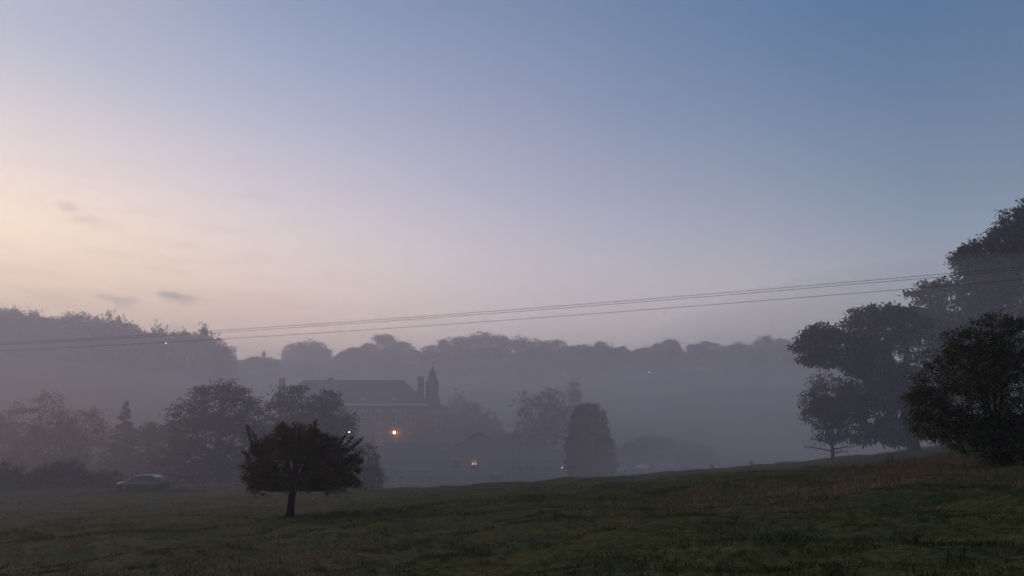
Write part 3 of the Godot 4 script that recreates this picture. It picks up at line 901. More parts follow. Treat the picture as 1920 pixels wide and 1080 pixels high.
func gable_house(t: Node3D, hx: float, depth: float, e: float, r: float, wall: Material) -> void:
	# gable towards +z, front face at z = 0
	var front := [Vector3(-hx, 0, 0), Vector3(-hx, e, 0), Vector3(0, r, 0), Vector3(hx, e, 0), Vector3(hx, 0, 0)]
	var back := []
	for p in front:
		back.append(p - Vector3(0, 0, depth))
	var list := [front]
	var rb := back.duplicate()
	rb.reverse()
	list.append(rb)
	for k in 5:
		var j := (k + 1) % 5
		list.append([front[k], back[k], back[j], front[j]])
	part("wall", faces(list), wall, t)
	for s in [-1.0, 1.0]:
		var n := Vector3(s * (r - e), hx, 0).normalized()
		var a := Vector3(0, r, 0) + n * 0.04
		var b := Vector3(s * hx, e, 0) + Vector3(s * (hx), -(r - e), 0).normalized() * 0.5 + n * 0.04
		var lift := n * 0.22
		var z0 := 0.3
		var z1 := -depth - 0.3
		var q := [Vector3(a.x, a.y, z0), Vector3(b.x, b.y, z0), Vector3(b.x, b.y, z1), Vector3(a.x, a.y, z1)]
		var up := []
		for p in q:
			up.append(p + lift)
		part("roof_slope", ring_solid([q, up]), M.slate, t)


func build_farm() -> void:
	var d := 150.0
	var k := d / F
	var apex := pix(895, 813, d)
	var eave := pix(895, 849, d).y
	var fy := height(apex.x, d) - 0.5
	var o := Vector3(pix(897.5, 849, d).x, fy, -d)
	var t := thing("stone_barn", "stone barn end wall with slate gable and one small lit window", "building", o)
	gable_house(t, 59.0 * k, 16.0, eave - fy, apex.y - fy, M.stone)
	var p := pix(854.5, 871, d) - o
	window_in(t, Vector3(p.x, p.y, 0), 1.2, 1.6, M.dark_glass, M.dark_wood, 2, 3)
	p = pix(889, 871, d) - o
	var lit := window_in(t, Vector3(p.x, p.y, 0), 1.1, 1.6, M.dark_glass, M.dark_wood, 2, 3)
	lit.set_meta("label", "small window lit from inside with warm light")
	var lm := mat("lit_window_glow", Color(0.6, 0.5, 0.4), 0.3)
	lm.emission_enabled = true
	lm.emission = Color(1.0, 0.62, 0.34)
	lm.emission_energy_multiplier = 0.16
	part("lit_window_pane", boxm(Vector3(0.94, 0.7, 0.02)), lm, lit, Vector3(0, 0.38, 0.03))
	var lb := mat("bulb_glow", Color(0.8, 0.7, 0.6), 0.3)
	lb.emission_enabled = true
	lb.emission = Color(1.0, 0.8, 0.6)
	lb.emission_energy_multiplier = 2.6
	var bs := SphereMesh.new()
	bs.radius = 0.1
	bs.height = 0.2
	for x in [-0.28, 0.28]:
		part("lamp_bulb", bs, lb, lit, Vector3(x, 0.1, 0.1))
	var l := OmniLight3D.new()
	l.name = "window_light"
	l.light_color = Color(1.0, 0.62, 0.34)
	l.light_energy = 0.05
	l.light_size = 0.3
	l.shadow_enabled = true
	l.position = p + Vector3(0, 0.3, 0.6)
	t.add_child(l)
	var door := part("barn_door", boxm(Vector3(2.6, 3.0, 0.12)), M.dark_wood, t, Vector3(3.2, 1.9, 0.04))
	part("strap_hinge", boxm(Vector3(2.3, 0.1, 0.05)), M.iron, door, Vector3(0, 0.9, 0.09))
	part("strap_hinge", boxm(Vector3(2.3, 0.1, 0.05)), M.iron, door, Vector3(0, -0.9, 0.09))
	# slate wing between barn and shrub
	var wd := 153.0
	var x0 := pix(700, 879, wd).x
	var x1 := pix(838, 879, wd).x
	var we := pix(780, 880, wd).y
	var wr := pix(780, 831, wd + 5.0).y
	var wy := height((x0 + x1) * 0.5, wd) - 0.5
	var wo := Vector3((x0 + x1) * 0.5, wy, -wd)
	var w := thing("slate_wing", "low wing with a wide slate roof and pale gutter joined to the barn", "building", wo)
	var hx := (x1 - x0) * 0.5
	part("wall", boxm(Vector3(hx * 2.0, we - wy, 10.0)), M.stone, w, Vector3(0, (we - wy) * 0.5, -5.0))
	var rf := part("roof", hip_roof(-hx - 0.3, hx, -10.4, 0.4, we - wy + 0.1, -hx + 1.0, hx - 0.2, -5.0, wr - wy), M.slate, w)
	part("gutter", boxm(Vector3((pix(812, 879, wd).x - pix(740, 879, wd).x), 0.16, 0.16)), M.zinc, rf, Vector3((pix(776, 879, wd).x - wo.x), we - wy + 0.1, 0.5))
	var gp := pix(773, 918, wd) - wo
	var gate := part("garage_door", boxm(Vector3(2.3, 2.2, 0.1)), M.blue_door, w, Vector3(gp.x, gp.y - 0.2, 0.03))
	part("lintel", boxm(Vector3(2.9, 0.24, 0.14)), M.stone_trim, gate, Vector3(0, 1.25, 0.03))
	part("door_post", boxm(Vector3(0.14, 2.2, 0.1)), M.stone_trim, gate, Vector3(0, 0, 0.06))
	for px in [728.0, 752.0, 806.0]:
		var q := pix(px, 897, wd) - wo
		window_in(w, Vector3(q.x, q.y, 0), 0.8, 1.0, M.dark_glass, M.dark_wood, 2, 2)
	# low range to the right of the barn
	var rd := 162.0
	x0 = pix(955, 864, rd).x
	x1 = pix(1066, 864, rd).x
	we = pix(1000, 864, rd).y
	wr = pix(1000, 842, rd + 3.5).y
	wy = height((x0 + x1) * 0.5, rd) - 0.5
	wo = Vector3((x0 + x1) * 0.5, wy, -rd)
	w = thing("stable_range", "long low stable with slate roof between barn and egg-shaped tree", "building", wo)
	hx = (x1 - x0) * 0.5
	part("wall", boxm(Vector3(hx * 2.0, we - wy, 7.0)), M.stone, w, Vector3(0, (we - wy) * 0.5, -3.5))
	rf = part("roof", hip_roof(-hx - 0.2, hx + 0.3, -7.3, 0.4, we - wy + 0.08, -hx + 0.6, hx - 2.0, -3.5, wr - wy), M.slate, w)
	part("gutter", boxm(Vector3(hx * 2.0, 0.12, 0.12)), M.lead, rf, Vector3(0, we - wy + 0.06, 0.46))
	for px in [975.0, 1000.0, 1025.0]:
		var q := pix(px, 878, rd) - wo
		window_in(w, Vector3(q.x, q.y, 0), 0.9, 1.0, M.dark_glass, M.dark_wood, 2, 2)
	wall_lamp(pix(1054, 877, rd - 0.5), wo, "tiny pale lamp on the long low stable's wall", 0.2, Color(0.9, 0.9, 1.0), 3.0, 0.1)


# ---------------------------------------------------------------- vehicles
func make_car(called: String, label: String, paint: Material, at: Vector3, turn: float, group := "") -> Node3D:
	# 4.2 m long, nose towards -x
	var t := thing(called, label, "car", at, turn, group)
	t.set_meta("stem", called)
	var sec := [[-2.08, 0.42, 0.66, 0.72], [-1.95, 0.28, 0.76, 0.80], [-1.5, 0.22, 0.88, 0.86], [-0.85, 0.2, 0.97, 0.88], [0.0, 0.2, 0.97, 0.89], [1.1, 0.2, 0.98, 0.89], [1.85, 0.26, 0.99, 0.84], [2.08, 0.42, 0.86, 0.76]]
	var rings := []
	for s in sec:
		var x: float = s[0]
		var lo: float = s[1]
		var hi: float = s[2]
		var hw: float = s[3]
		var ym := (lo + hi) * 0.55
		rings.append([Vector3(x, lo, -hw * 0.88), Vector3(x, lo + 0.12, -hw * 0.97), Vector3(x, ym, -hw), Vector3(x, hi - 0.08, -hw * 0.95), Vector3(x, hi, -hw * 0.84), Vector3(x, hi + 0.02, 0), Vector3(x, hi, hw * 0.84), Vector3(x, hi - 0.08, hw * 0.95), Vector3(x, ym, hw), Vector3(x, lo + 0.12, hw * 0.97), Vector3(x, lo, hw * 0.88)])
	var body := part("body", ring_solid(rings), paint, t)
	var cab := []
	for s in [[-1.0, 0.94, 0.94, 0.80], [-0.28, 0.9, 1.40, 0.66], [0.15, 0.9, 1.46, 0.64], [1.1, 0.9, 1.45, 0.63], [1.75, 0.9, 1.22, 0.70], [1.98, 0.92, 0.96, 0.78]]:
		var x: float = s[0]
		var hw: float = s[3]
		cab.append([Vector3(x, s[1], -0.82), Vector3(x, maxf(s[1] + 0.01, s[2] - 0.06), -hw), Vector3(x, s[2], -hw * 0.85), Vector3(x, s[2] + 0.015, 0), Vector3(x, s[2], hw * 0.85), Vector3(x, maxf(s[1] + 0.01, s[2] - 0.06), hw), Vector3(x, s[1], 0.82)])
	part("cabin", ring_solid(cab), paint, t)
	part("windscreen", faces([[Vector3(-0.97, 0.975, -0.70), Vector3(-0.33, 1.385, -0.55), Vector3(-0.33, 1.385, 0.55), Vector3(-0.97, 0.975, 0.70)]]), M.car_glass, t, Vector3(-0.02, 0.02, 0))
	part("rear_window", faces([[Vector3(1.96, 1.0, -0.66), Vector3(1.70, 1.27, -0.58), Vector3(1.70, 1.27, 0.58), Vector3(1.96, 1.0, 0.66)]]), M.car_glass, t, Vector3(0.02, 0.02, 0))
	for s in [-1.0, 1.0]:
		part("side_window", faces([[Vector3(-0.72, 1.0, s * 0.80), Vector3(-0.22, 1.34, s * 0.68), Vector3(0.36, 1.38, s * 0.67), Vector3(0.36, 1.0, s * 0.80)]]), M.car_glass, t, Vector3(0, 0, s * 0.025))
		part("side_window", faces([[Vector3(0.44, 1.0, s * 0.80), Vector3(0.44, 1.38, s * 0.67), Vector3(1.15, 1.36, s * 0.67), Vector3(1.6, 1.02, s * 0.79)]]), M.car_glass, t, Vector3(0, 0, s * 0.025))
		var hl := SphereMesh.new()
		hl.radius = 0.16
		hl.height = 0.2
		part("headlight", hl, M.lens, t, Vector3(-1.93, 0.66, s * 0.58))
		part("tail_light", boxm(Vector3(0.1, 0.26, 0.16)), M.red_lens, t, Vector3(2.0, 0.8, s * 0.66))
		var mirror := SphereMesh.new()
		mirror.radius = 0.1
		mirror.height = 0.16
		part("mirror", mirror, paint, t, Vector3(-0.62, 1.02, s * 0.95))
		for x in [-1.3, 1.3]:
			var ty := CylinderMesh.new()
			ty.top_radius = 0.31
			ty.bottom_radius = 0.31
			ty.height = 0.2
			var wheel := part("wheel", ty, M.rubber, t, Vector3(x, 0.31, s * 0.80))
			wheel.rotation.x = PI / 2
			var rim := CylinderMesh.new()
			rim.top_radius = 0.2
			rim.bottom_radius = 0.2
			rim.height = 0.22
			part("rim", rim, M.dark_rim, wheel)
	part("bumper", boxm(Vector3(0.12, 0.16, 1.3)), M.rubber, body, Vector3(-2.06, 0.42, 0))
	part("number_plate", boxm(Vector3(0.02, 0.11, 0.5)), M.white_trim, body, Vector3(-2.13, 0.42, 0))
	return t


func build_cars() -> void:
	make_car("parked_car", "dark grey car with shining roof parked on the lane below the hedge", M.grey_paint, foot(268, 73.0), -0.18)
	make_car("parked_car", "white car parked alone beyond the egg-shaped tree", M.white_paint, foot(1205, 178.0), 0.95)
	make_car("parked_car", "white car half hidden by the egg-shaped tree", M.white_paint, foot(1158, 174.0), 0.4)
	make_car("parked_car", "pale silver car parked past the lone white one", M.silver_paint, foot(1246, 186.0), 0.2)
	make_car("parked_car", "dull dark car at the end of the parking row", M.grey_paint, foot(1277, 188.0), 0.3)


# ---------------------------------------------------------------- poles, wires, lamps
func utility_pole(called: String, label: String, at: Vector3, h: float, r: float, arms: Array, turn := 0.0, group := "") -> Node3D:
	var t := thing(called, label, "pole", at, turn, group)
	var g := Geo.new()
	g.tube([Vector3(0, -0.5, 0), Vector3(0, h * 0.5, 0), Vector3(0, h, 0)], [r * 1.15, r, r * 0.8], 10)
	g.tube([Vector3(0, h, 0), Vector3(0, h + 0.03, 0)], [r * 0.8, 0.01], 10)
	part("post", g.mesh(), M.pole_wood, t)
	for y in arms:
		part("crossarm", boxm(Vector3(0.1, 0.1, 1.1)), M.iron, t, Vector3(0, y, 0))
		for z in [-0.45, 0.45]:
			var c := CylinderMesh.new()
			c.top_radius = 0.04
			c.bottom_radius = 0.06
			c.height = 0.18
			part("insulator", c, M.white_trim, t, Vector3(0, y + 0.14, z))
	return t


func build_wires() -> void:
	var a := Vector3(-58.0, 0, -75.0)
	var b := Vector3(30.5, 0, -41.5)
	var dir := (b - a).normalized()
	var turn := atan2(-dir.z, dir.x)
	var la := pix(0, 645, 69.6)
	var lb := pix(1740, 531, 45.5)
	var slope := (lb.y - la.y) / (lb.x - la.x)
	var ya := la.y + slope * (a.x - la.x)
	var yb := lb.y + slope * (b.x - lb.x)
	a.y = height(a.x, 75.0)
	b.y = height(b.x, 41.5)
	utility_pole("utility_pole", "wooden power pole at the low end of the wires beyond the hedge", a, ya + 0.9 - a.y, 0.14, [ya - a.y + 0.2, ya - a.y - 0.5], turn)
	utility_pole("utility_pole", "wooden power pole at the high end of the wires by the dark bush", b, yb + 0.9 - b.y, 0.14, [yb - b.y + 0.2, yb - b.y - 0.5], turn)
	var side := Vector3(-dir.z, 0, dir.x)
	for w in [[0.0, 0.09, -0.45, "upper power wire of the pair, strung across the sky"], [-0.0, -0.09, 0.45, "second power wire just under the upper one"], [0.0, -0.6, 0.0, "lowest power wire, hanging apart from the upper pair"]]:
		var p0: Vector3 = Vector3(a.x, ya + w[1], a.z) + side * w[2] * 0.2
		var p1: Vector3 = Vector3(b.x, yb + w[1], b.z) + side * w[2] * 0.2
		var pts := []
		var rad := []
		for k in 61:
			var f := k / 60.0
			pts.append(p0.lerp(p1, f) + Vector3.UP * (0.3 - 4.0 * 0.5 * f * (1.0 - f)))
			rad.append(0.012)
		var g := Geo.new()
		g.tube(pts, rad, 6)
		var o := part(numbered("power_wire"), g.mesh(), M.wire, self)
		tag(o, w[3], "wire", "power wires over the valley")


func street_lamp(px: float, py: float, d: float, label: String, col: Color, glow: float, size: float, energy: float, group := "") -> void:
	var head := pix(px, py, d)
	var base := Vector3(head.x, height(head.x, d), -d)
	var h := head.y - base.y
	if h < 4.0:
		h = 4.0
	if group and h > 9.0:
		base.y = head.y - 9.0
		h = 9.0
	var t := thing("street_lamp", label, "street lamp", base, 0.0, group)
	var g := Geo.new()
	g.tube([Vector3(0.9, -0.3, 0), Vector3(0.9, h * 0.9, 0), Vector3(0.75, h + 0.12, 0), Vector3(0.1, h + 0.22, 0)], [0.09, 0.06, 0.05, 0.045], 8)
	part("post", g.mesh(), M.zinc, t)
	part("lamp_hood", ring_solid([square(0, h + 0.1, 0, size * 0.9, size * 0.6), square(0, h + 0.1 + size * 0.5, 0, size * 0.5, size * 0.35)]), M.iron, t)
	var lm := mat("street_lamp_glow_%d" % int(glow * 10.0), Color(0.8, 0.8, 0.8), 0.4)
	lm.emission_enabled = true
	lm.emission = col
	lm.emission_energy_multiplier = glow
	var s := SphereMesh.new()
	s.radius = size * 0.55
	s.height = size * 1.1
	s.radial_segments = 12
	s.rings = 6
	part("glowing_lamp", s, lm, t, Vector3(0, h, 0))
	var l := OmniLight3D.new()
	l.name = "lamp_light"
	l.light_color = col
	l.light_energy = energy
	l.omni_range = 60.0
	l.omni_attenuation = 2.0
	l.light_size = 0.15
	l.shadow_enabled = true
	l.position = Vector3(0, h, 0)
	t.add_child(l)


func build_lamps() -> void:
	street_lamp(655, 810, 84.0, "white street lamp shining beside the stepped tree and apple branches", Color(0.9, 0.95, 1.0), 7.0, 0.11, 0.3)
	var white := Color(0.85, 0.92, 1.0)
	for s in [[963, 729, 330, "lowest of the distant street lamps, a pale dot above the barn"], [1097, 713, 360, "distant street lamp dot just above the slim upright tree"], [1217, 700, 380, "distant street lamp dot on the slope high above the white car"],
			[1315, 690, 395, "faintest distant street lamp dot on the slope between brighter ones"], [1401, 679, 420, "distant street lamp dot next to the brightest one near the far ridge"], [1462, 672, 430, "brightest distant street lamp dot, just under the far ridge by the tall trees"], [311, 643, 262, "lone pale lamp dot in the wood on the near hill, under the wires"]]:
		street_lamp(s[0], s[1], s[2], s[3], white, 10.0 if s[0] > 400 and s[0] != 1462 else 5.0 if s[0] < 400 else 20.0, 0.36, 0.4, "distant street lamps on the hillside")
	var p := foot(1190, 172.0)
	utility_pole("flag_pole", "thin pale pole standing behind the white car", p, pix(1190, 830, 172.0).y - p.y, 0.05, [])
	p = foot(1148, 484.0)
	utility_pole("mast", "tall thin mast on the far ridge skyline between treetops", p, pix(1148, 638, 484.0).y - p.y, 0.2, [])
	p = foot(1157, 484.0)
	utility_pole("mast", "short thin mast on the far ridge beside the tall one", p, pix(1157, 655, 484.0).y - p.y, 0.2, [])
	# village steeple peeping over the bare ridge
	p = foot(494, 500.0)
	var t := thing("church_steeple", "small distant church steeple peeping over the bare ridge", "steeple", p)
	var top := pix(494, 650, 500.0).y - p.y
	part("tower", boxm(Vector3(2.0, maxf(1.0, top - 4.6) + 2.0, 2.0)), M.stone, t, Vector3(0, maxf(1.0, top - 4.6) * 0.5 - 1.0, 0))
	part("spire", ring_solid([square(0, maxf(1.0, top - 4.6), 0, 1.3, 1.3), square(0, maxf(1.0, top - 4.6) + 1.0, 0, 0.6, 0.6), square(0, top - 2.4, 0, 0.16, 0.16), square(0, top, 0, 0.06, 0.06)]), M.slate, t)


func build_weeds() -> void:
	for s in [[1410, 868, 58.0, 0.55, "dead dock stem standing on the grass crest near the trees"], [1335, 883, 59.0, 0.5, "small dark weed on the meadow's crest line"], [1672, 880, 44.0, 0.6, "twin leafy weed stalks beside the sunk track"], [1665, 884, 44.0, 0.5, "short forked weed by the sunk track"]]:
		var d: float = s[2]
		var at := foot(s[0], d)
		var t := thing("weed_plant", s[4], "weed", at)
		var g := Geo.new()
		var lf := Geo.new()
		var h: float = s[3]
		for k in 4:
			var tip := Vector3(rng.randf_range(-0.16, 0.16), h * rng.randf_range(0.7, 1.1), rng.randf_range(-0.16, 0.16))
			g.tube([Vector3.ZERO, tip * 0.5 + Vector3(0.02, 0, 0), tip], [0.012, 0.009, 0.004], 4)
			for q in 14:
				var f := rng.randf_range(0.3, 1.0)
				var ax := (unit() + Vector3.UP * 0.3).normalized()
				var side := ax.cross(unit()).normalized()
				lf.leaf(tip * f, ax, side, rng.randf_range(0.05, 0.13), 0.04, side.cross(ax), Color(0.04, 0.036, 0.022))
		part("stem", g.mesh(), M.bark, t)
		part("leaves", lf.mesh(), M.leaf, t)


# ---------------------------------------------------------------- sky
func sky_image() -> Image:
	# colours of the dusk sky by angle from the afterglow (columns) and height (rows), as seen
	var az := [0.0, 14.0, 28.0, 46.0, 63.0, 74.0, 115.0, 180.0]
	var el := [0.0, 5.0, 7.5, 9.5, 12.5, 16.6, 23.3, 29.6, 50.0, 90.0]
	var rows := [
		[[205, 178, 165], [205, 178, 165], [195, 168, 160], [170, 155, 156], [152, 146, 150], [138, 136, 144], [118, 122, 138], [112, 118, 136]],
		[[212, 186, 172], [212, 186, 172], [200, 174, 166], [172, 158, 160], [154, 149, 153], [139, 138, 147], [118, 122, 139], [112, 118, 137]],
		[[226, 198, 176], [222, 194, 172], [206, 180, 168], [177, 165, 168], [158, 153, 158], [139, 141, 151], [117, 122, 141], [110, 117, 138]],
		[[245, 217, 193], [239, 211, 188], [216, 194, 183], [184, 173, 179], [163, 160, 168], [136, 143, 157], [113, 122, 143], [106, 116, 140]],
		[[254, 234, 211], [250, 228, 206], [223, 207, 203], [188, 182, 194], [158, 162, 178], [129, 144, 163], [108, 122, 147], [102, 116, 143]],
		[[246, 232, 226], [232, 218, 216], [208, 201, 213], [175, 177, 199], [143, 156, 180], [118, 139, 165], [102, 121, 150], [97, 115, 146]],
		[[200, 202, 214], [182, 187, 206], [164, 175, 202], [144, 156, 187], [114, 137, 171], [96, 124, 160], [92, 115, 149], [90, 111, 146]],
		[[180, 183, 202], [163, 171, 194], [136, 152, 184], [119, 139, 174], [96, 125, 164], [82, 112, 151], [87, 111, 147], [86, 108, 144]],
		[[140, 150, 178], [133, 146, 176], [120, 139, 172], [106, 129, 165], [95, 120, 157], [88, 114, 151], [82, 106, 143], [81, 104, 141]],
		[[88, 112, 150], [88, 112, 150], [88, 112, 150], [88, 112, 150], [87, 111, 149], [86, 110, 148], [84, 108, 146], [84, 108, 146]]]
	var W := 2048
	var H := 1024
	var streak := FastNoiseLite.new()
	streak.seed = 5
	streak.frequency = 0.06
	streak.fractal_octaves = 4
	# dark cloudlets: azimuth, elevation, half width, half height (degrees), strength
	var pxs := [[218, 562, 36, 9, 0.16], [338, 560, 40, 10, 0.20], [318, 553, 22, 6, 0.12], [588, 606, 36, 5, 0.10], [770, 598, 40, 4, 0.10], [560, 577, 60, 3, 0.07], [60, 513, 100, 4, 0.04], [125, 386, 18, 8, 0.07], [155, 412, 26, 7, 0.04], [20, 572, 40, 5, 0.06], [490, 370, 50, 7, 0.03], [640, 622, 60, 5, 0.05], [100, 560, 50, 4, 0.04], [1285, 480, 30, 5, 0.03], [190, 475, 60, 6, 0.03], [450, 548, 90, 4, 0.04]]
	var puffs := []
	for s in pxs:
		var v := (pix(s[0], s[1], 100.0) - Vector3(0, EYE, 0)).normalized()
		puffs.append([rad_to_deg(atan2(v.x, -v.z)), rad_to_deg(asin(v.y)), s[2] / F * 57.3, s[3] / F * 57.3, s[4]])
	var data := PackedFloat32Array()
	data.resize(W * H * 4)
	var col_of := PackedInt32Array()
	var col_t := PackedFloat32Array()
	var side_gain := PackedFloat32Array()
	for x in W:
		var a := 360.0 * (x + 0.5) / W
		var off := absf(wrapf(a - GLOW_AZ, -180.0, 180.0))
		var k := 0
		while k < 6 and off > az[k + 1]:
			k += 1
		col_of.append(k)
		side_gain.append(lerpf(0.55, 1.0, smoothstep(12.0, 42.0, off)))
		col_t.append(clampf((off - az[k]) / (az[k + 1] - az[k]), 0.0, 1.0))
	for y in H:
		var e := 90.0 - 180.0 * (y + 0.5) / H
		var ee := maxf(e, 0.0)
		var r := 0
		while r < 8 and ee > el[r + 1]:
			r += 1
		var t: float = clampf((ee - el[r]) / (el[r + 1] - el[r]), 0.0, 1.0)
		# the haze in front takes some of the low sky away, so the sky itself is brighter there than it looks
		var low := 1.95 / (1.0 + exp((ee - 8.0) / 2.6))
		var line := []
		for k in 8:
			var p := []
			for q in [maxi(r - 1, 0), r, mini(r + 1, 9), mini(r + 2, 9)]:
				var s: Array = rows[q][k]
				p.append(Vector3(s[0], s[1], s[2]) / 255.0)
			var v: Vector3 = p[1].cubic_interpolate(p[2], p[0], p[3], t) if r > 0 and r < 7 else p[1].lerp(p[2], t)
			line.append(v)
		for x in W:
			var k := col_of[x]
			var f := col_t[x]
			var p0: Vector3 = line[k - 1] if k > 0 else line[1]
			var p3: Vector3 = line[k + 2] if k < 6 else line[6]
			var c: Vector3 = (line[k] as Vector3).cubic_interpolate(line[k + 1], p0, p3, f) if k < 5 else (line[k] as Vector3).lerp(line[k + 1], f)
			if e > 0.0 and e < 22.0:
				var a := 360.0 * (x + 0.5) / W
				a = a - 360.0 if a > 180.0 else a
				if a > -60.0 and a < 30.0:
					var n := streak.get_noise_2d(a * 2.2, e * 16.0)
					var thin := smoothstep(22.0, 9.0, e) * smoothstep(6.0, -24.0, a)
					var dark := maxf(n, 0.0) * 0.075 * thin
					for s in puffs:
						var u: float = (a - s[0]) / s[2]
						if u > -1.6 and u < 1.6:
							var w: float = (e - s[1] + u * s[3] * 0.35) / s[3]
							if w > -1.6 and w < 1.6:
								var q := u * u + w * w + 0.9 * streak.get_noise_2d(a * 11.0 + 50.0, e * 34.0)
								dark += s[4] * smoothstep(1.3, 0.0, q)
					c = c.lerp(Vector3(0.56, 0.51, 0.52), minf(dark * 2.9, 0.8))
				# a short contrail
			var col := Color(c.x, c.y, c.z).srgb_to_linear() * (0.84 + low * side_gain[x])
			col.b *= 1.0 - 0.13 * clampf(1.0 - ee / 14.0, 0.0, 1.0)
			var at := (y * W + x) * 4
			data[at] = col.r
			data[at + 1] = col.g
			data[at + 2] = col.b
			data[at + 3] = 1.0
	return Image.create_from_data(W, H, false, Image.FORMAT_RGBAF, data.to_byte_array())


func mist(called: String, label: String, at: Vector3, size: Vector3, density: float, shape: int, c: Color) -> void:
	var f := FogVolume.new()
	f.name = numbered(called)
	f.shape = shape
	f.size = size
	f.position = at
	var m := FogMaterial.new()
	m.density = density
	m.albedo = c
	f.material = m
	add_child(f, true)
	f.set_meta("kind", "stuff")
	tag(f, label, "mist")


func build_mist() -> void:
	var c := Color(0.95, 0.955, 0.99)
	var box := RenderingServer.FOG_VOLUME_SHAPE_BOX
	var egg := RenderingServer.FOG_VOLUME_SHAPE_ELLIPSOID
	mist("valley_mist", "broad layer of mist filling the valley up to the treetops", Vector3(0, -9.0, -343.0), Vector3(840, 62.0, 606.0), 0.0036, box, c)
	mist("valley_mist", "dense low mist lying on the valley floor around the farm", Vector3(10, -12.0, -222.0), Vector3(640, 44.0, 230.0), 0.0018, box, c)
	mist("hill_haze", "pale haze spread over the far hills up to the ridge trees", Vector3(0, 14.0, -410.0), Vector3(850, 88.0, 400.0), 0.0013, box, c)
	mist("mist_wisp", "flat wisp of mist before the barn and the slate wing", Vector3(-14, -6, -128), Vector3(84, 12, 34), 0.004, egg, c)
	mist("mist_wisp", "long pale wisp drifting above the car park", Vector3(92, 0, -170), Vector3(110, 10, 50), 0.004, egg, c)
	mist("mist_wisp", "thin high wisp trailing beside the manor's turret", Vector3(24, 14, -235), Vector3(150, 16, 60), 0.004, egg, c)
	mist("mist_wisp", "wisp lying across the field under the near wood", Vector3(-105, 9, -215), Vector3(150, 14, 60), 0.005, egg, c)
	mist("mist_wisp", "low wisp creeping over the crest by the young tree", Vector3(38, -3, -92), Vector3(60, 7, 30), 0.006, egg, c)
	mist("mist_bank", "pale mist lying on the slope below the far ridge", Vector3(60, -14, -370), Vector3(640, 80, 260), 0.0014, egg, c)
	mist("mist_bank", "thin mist hanging around the tall trees at the meadow edge", Vector3(34, 0, -60), Vector3(60, 28, 44), 0.008, egg, c)
	mist("mist_bank", "brownish mist bank over the hedge and the reddish tree", Vector3(-86, -2, -106), Vector3(140, 26, 72), 0.008, egg, Color(1.0, 0.86, 0.74))


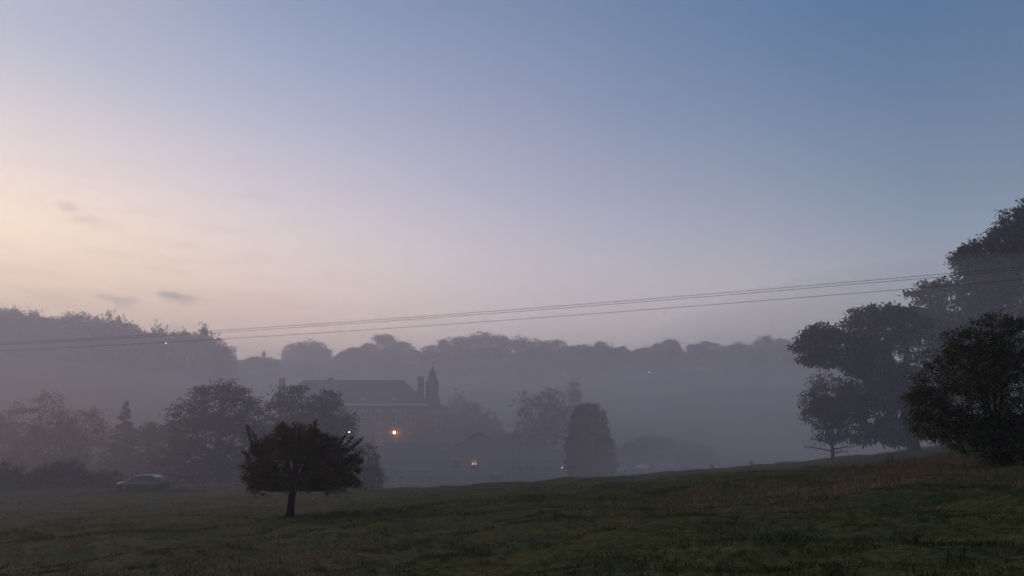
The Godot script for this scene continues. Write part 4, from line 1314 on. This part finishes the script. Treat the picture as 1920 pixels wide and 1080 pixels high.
func build_materials() -> void:
	var leaf := mat("leaf", Color.WHITE, 0.75)
	leaf.vertex_color_use_as_albedo = true
	leaf.metallic_specular = 0.25
	leaf.backlight_enabled = true
	leaf.backlight = Color(0.75, 0.75, 0.75)
	var bark := mat("bark", Color(1, 1, 1), 0.95)
	grain(bark, 0.05, Color(0.035, 0.030, 0.026), Color(0.085, 0.075, 0.066), 1.6, 2.0, 3)
	bark.uv1_scale = Vector3(2.4, 0.7, 2.4)
	grain(mat("brick", Color.WHITE, 0.9), 0.03, Color(0.20, 0.085, 0.07), Color(0.30, 0.15, 0.12), 0.6, 0.0, 4)
	grain(mat("stone", Color.WHITE, 0.9), 0.03, Color(0.14, 0.13, 0.125), Color(0.26, 0.245, 0.23), 0.5, 0.0, 5)
	grain(mat("slate", Color.WHITE, 0.65), 0.04, Color(0.045, 0.046, 0.055), Color(0.085, 0.085, 0.098), 0.7, 0.0, 6)
	mat("stone_trim", Color(0.34, 0.33, 0.31), 0.85)
	mat("white_trim", Color(0.74, 0.73, 0.71), 0.6)
	mat("lead", Color(0.30, 0.31, 0.33), 0.45, 0.4)
	mat("zinc", Color(0.52, 0.53, 0.55), 0.35, 0.6)
	mat("iron", Color(0.03, 0.03, 0.032), 0.55, 0.4)
	mat("dark_wood", Color(0.05, 0.04, 0.032), 0.7)
	mat("blue_door", Color(0.06, 0.085, 0.11), 0.5)
	mat("dark_glass", Color(0.02, 0.022, 0.026), 0.08)
	mat("car_glass", Color(0.015, 0.016, 0.018), 0.05).metallic_specular = 0.5
	for p in [["grey_paint", Color(0.02, 0.021, 0.025)], ["white_paint", Color(0.78, 0.78, 0.77)], ["silver_paint", Color(0.42, 0.43, 0.45)]]:
		var m := mat(p[0], p[1], 0.35, 0.1)
		m.clearcoat_enabled = true
		m.clearcoat = 1.0
		m.clearcoat_roughness = 0.05
	mat("dark_rim", Color(0.08, 0.08, 0.085), 0.5, 0.3)
	mat("dark_brick", Color(0.085, 0.055, 0.052), 0.9)
	mat("rubber", Color(0.018, 0.018, 0.019), 0.8)
	mat("lens", Color(0.7, 0.72, 0.75), 0.08, 0.6)
	mat("red_lens", Color(0.25, 0.012, 0.01), 0.2)
	grain(mat("pole_wood", Color.WHITE, 0.9), 0.05, Color(0.07, 0.06, 0.05), Color(0.13, 0.115, 0.1), 1.2, 0.0, 8)
	mat("wire", Color(0.025, 0.025, 0.028), 0.6)


func _ready() -> void:
	rng.seed = 20240917
	bump.seed = 7
	bump.frequency = 0.55
	bump.fractal_octaves = 3
	patch.seed = 21
	patch.frequency = 0.11
	patch.fractal_octaves = 4
	wide.seed = 33
	wide.frequency = 0.012
	wide.fractal_octaves = 3
	# camera
	var cam := Camera3D.new()
	cam.name = "camera"
	cam.fov = 2.0 * rad_to_deg(atan(540.0 / F))
	cam.near = 0.1
	cam.far = 3000.0
	cam.position = Vector3(0, EYE, 0)
	cam.rotation.x = PITCH
	add_child(cam)
	cam.current = true
	# sky, haze, exposure
	var env := Environment.new()
	env.background_mode = Environment.BG_SKY
	var sky := Sky.new()
	var sm := PanoramaSkyMaterial.new()
	sm.panorama = ImageTexture.create_from_image(sky_image())
	sky.sky_material = sm
	env.sky = sky
	env.background_energy_multiplier = 1.16
	env.tonemap_mode = Environment.TONE_MAPPER_LINEAR
	env.tonemap_exposure = 1.0
	env.volumetric_fog_enabled = true
	env.volumetric_fog_density = 0.001
	env.volumetric_fog_albedo = Color(0.95, 0.955, 0.99)
	env.volumetric_fog_anisotropy = 0.5
	env.volumetric_fog_length = 800.0
	env.sdfgi_enabled = true
	env.ssao_enabled = true
	env.ssil_enabled = true
	var we := WorldEnvironment.new()
	we.name = "world_environment"
	we.environment = env
	add_child(we)
	# the last warm light from where the sun has set
	var sun := DirectionalLight3D.new()
	sun.name = "afterglow"
	sun.light_energy = 0.56
	sun.light_color = Color(1.0, 0.89, 0.84)
	sun.light_angular_distance = 30.0
	sun.shadow_enabled = true
	sun.sky_mode = DirectionalLight3D.SKY_MODE_LIGHT_ONLY
	sun.rotation_degrees = Vector3(-19.0, -GLOW_AZ + 174.0, 0)
	add_child(sun)
	build_materials()
	build_ground()
	build_manor()
	build_farm()
	build_far_trees()
	build_valley_trees()
	build_right_trees()
	build_apple()
	build_cars()
	build_wires()
	build_lamps()
	build_weeds()
	build_grass()
	build_mist()
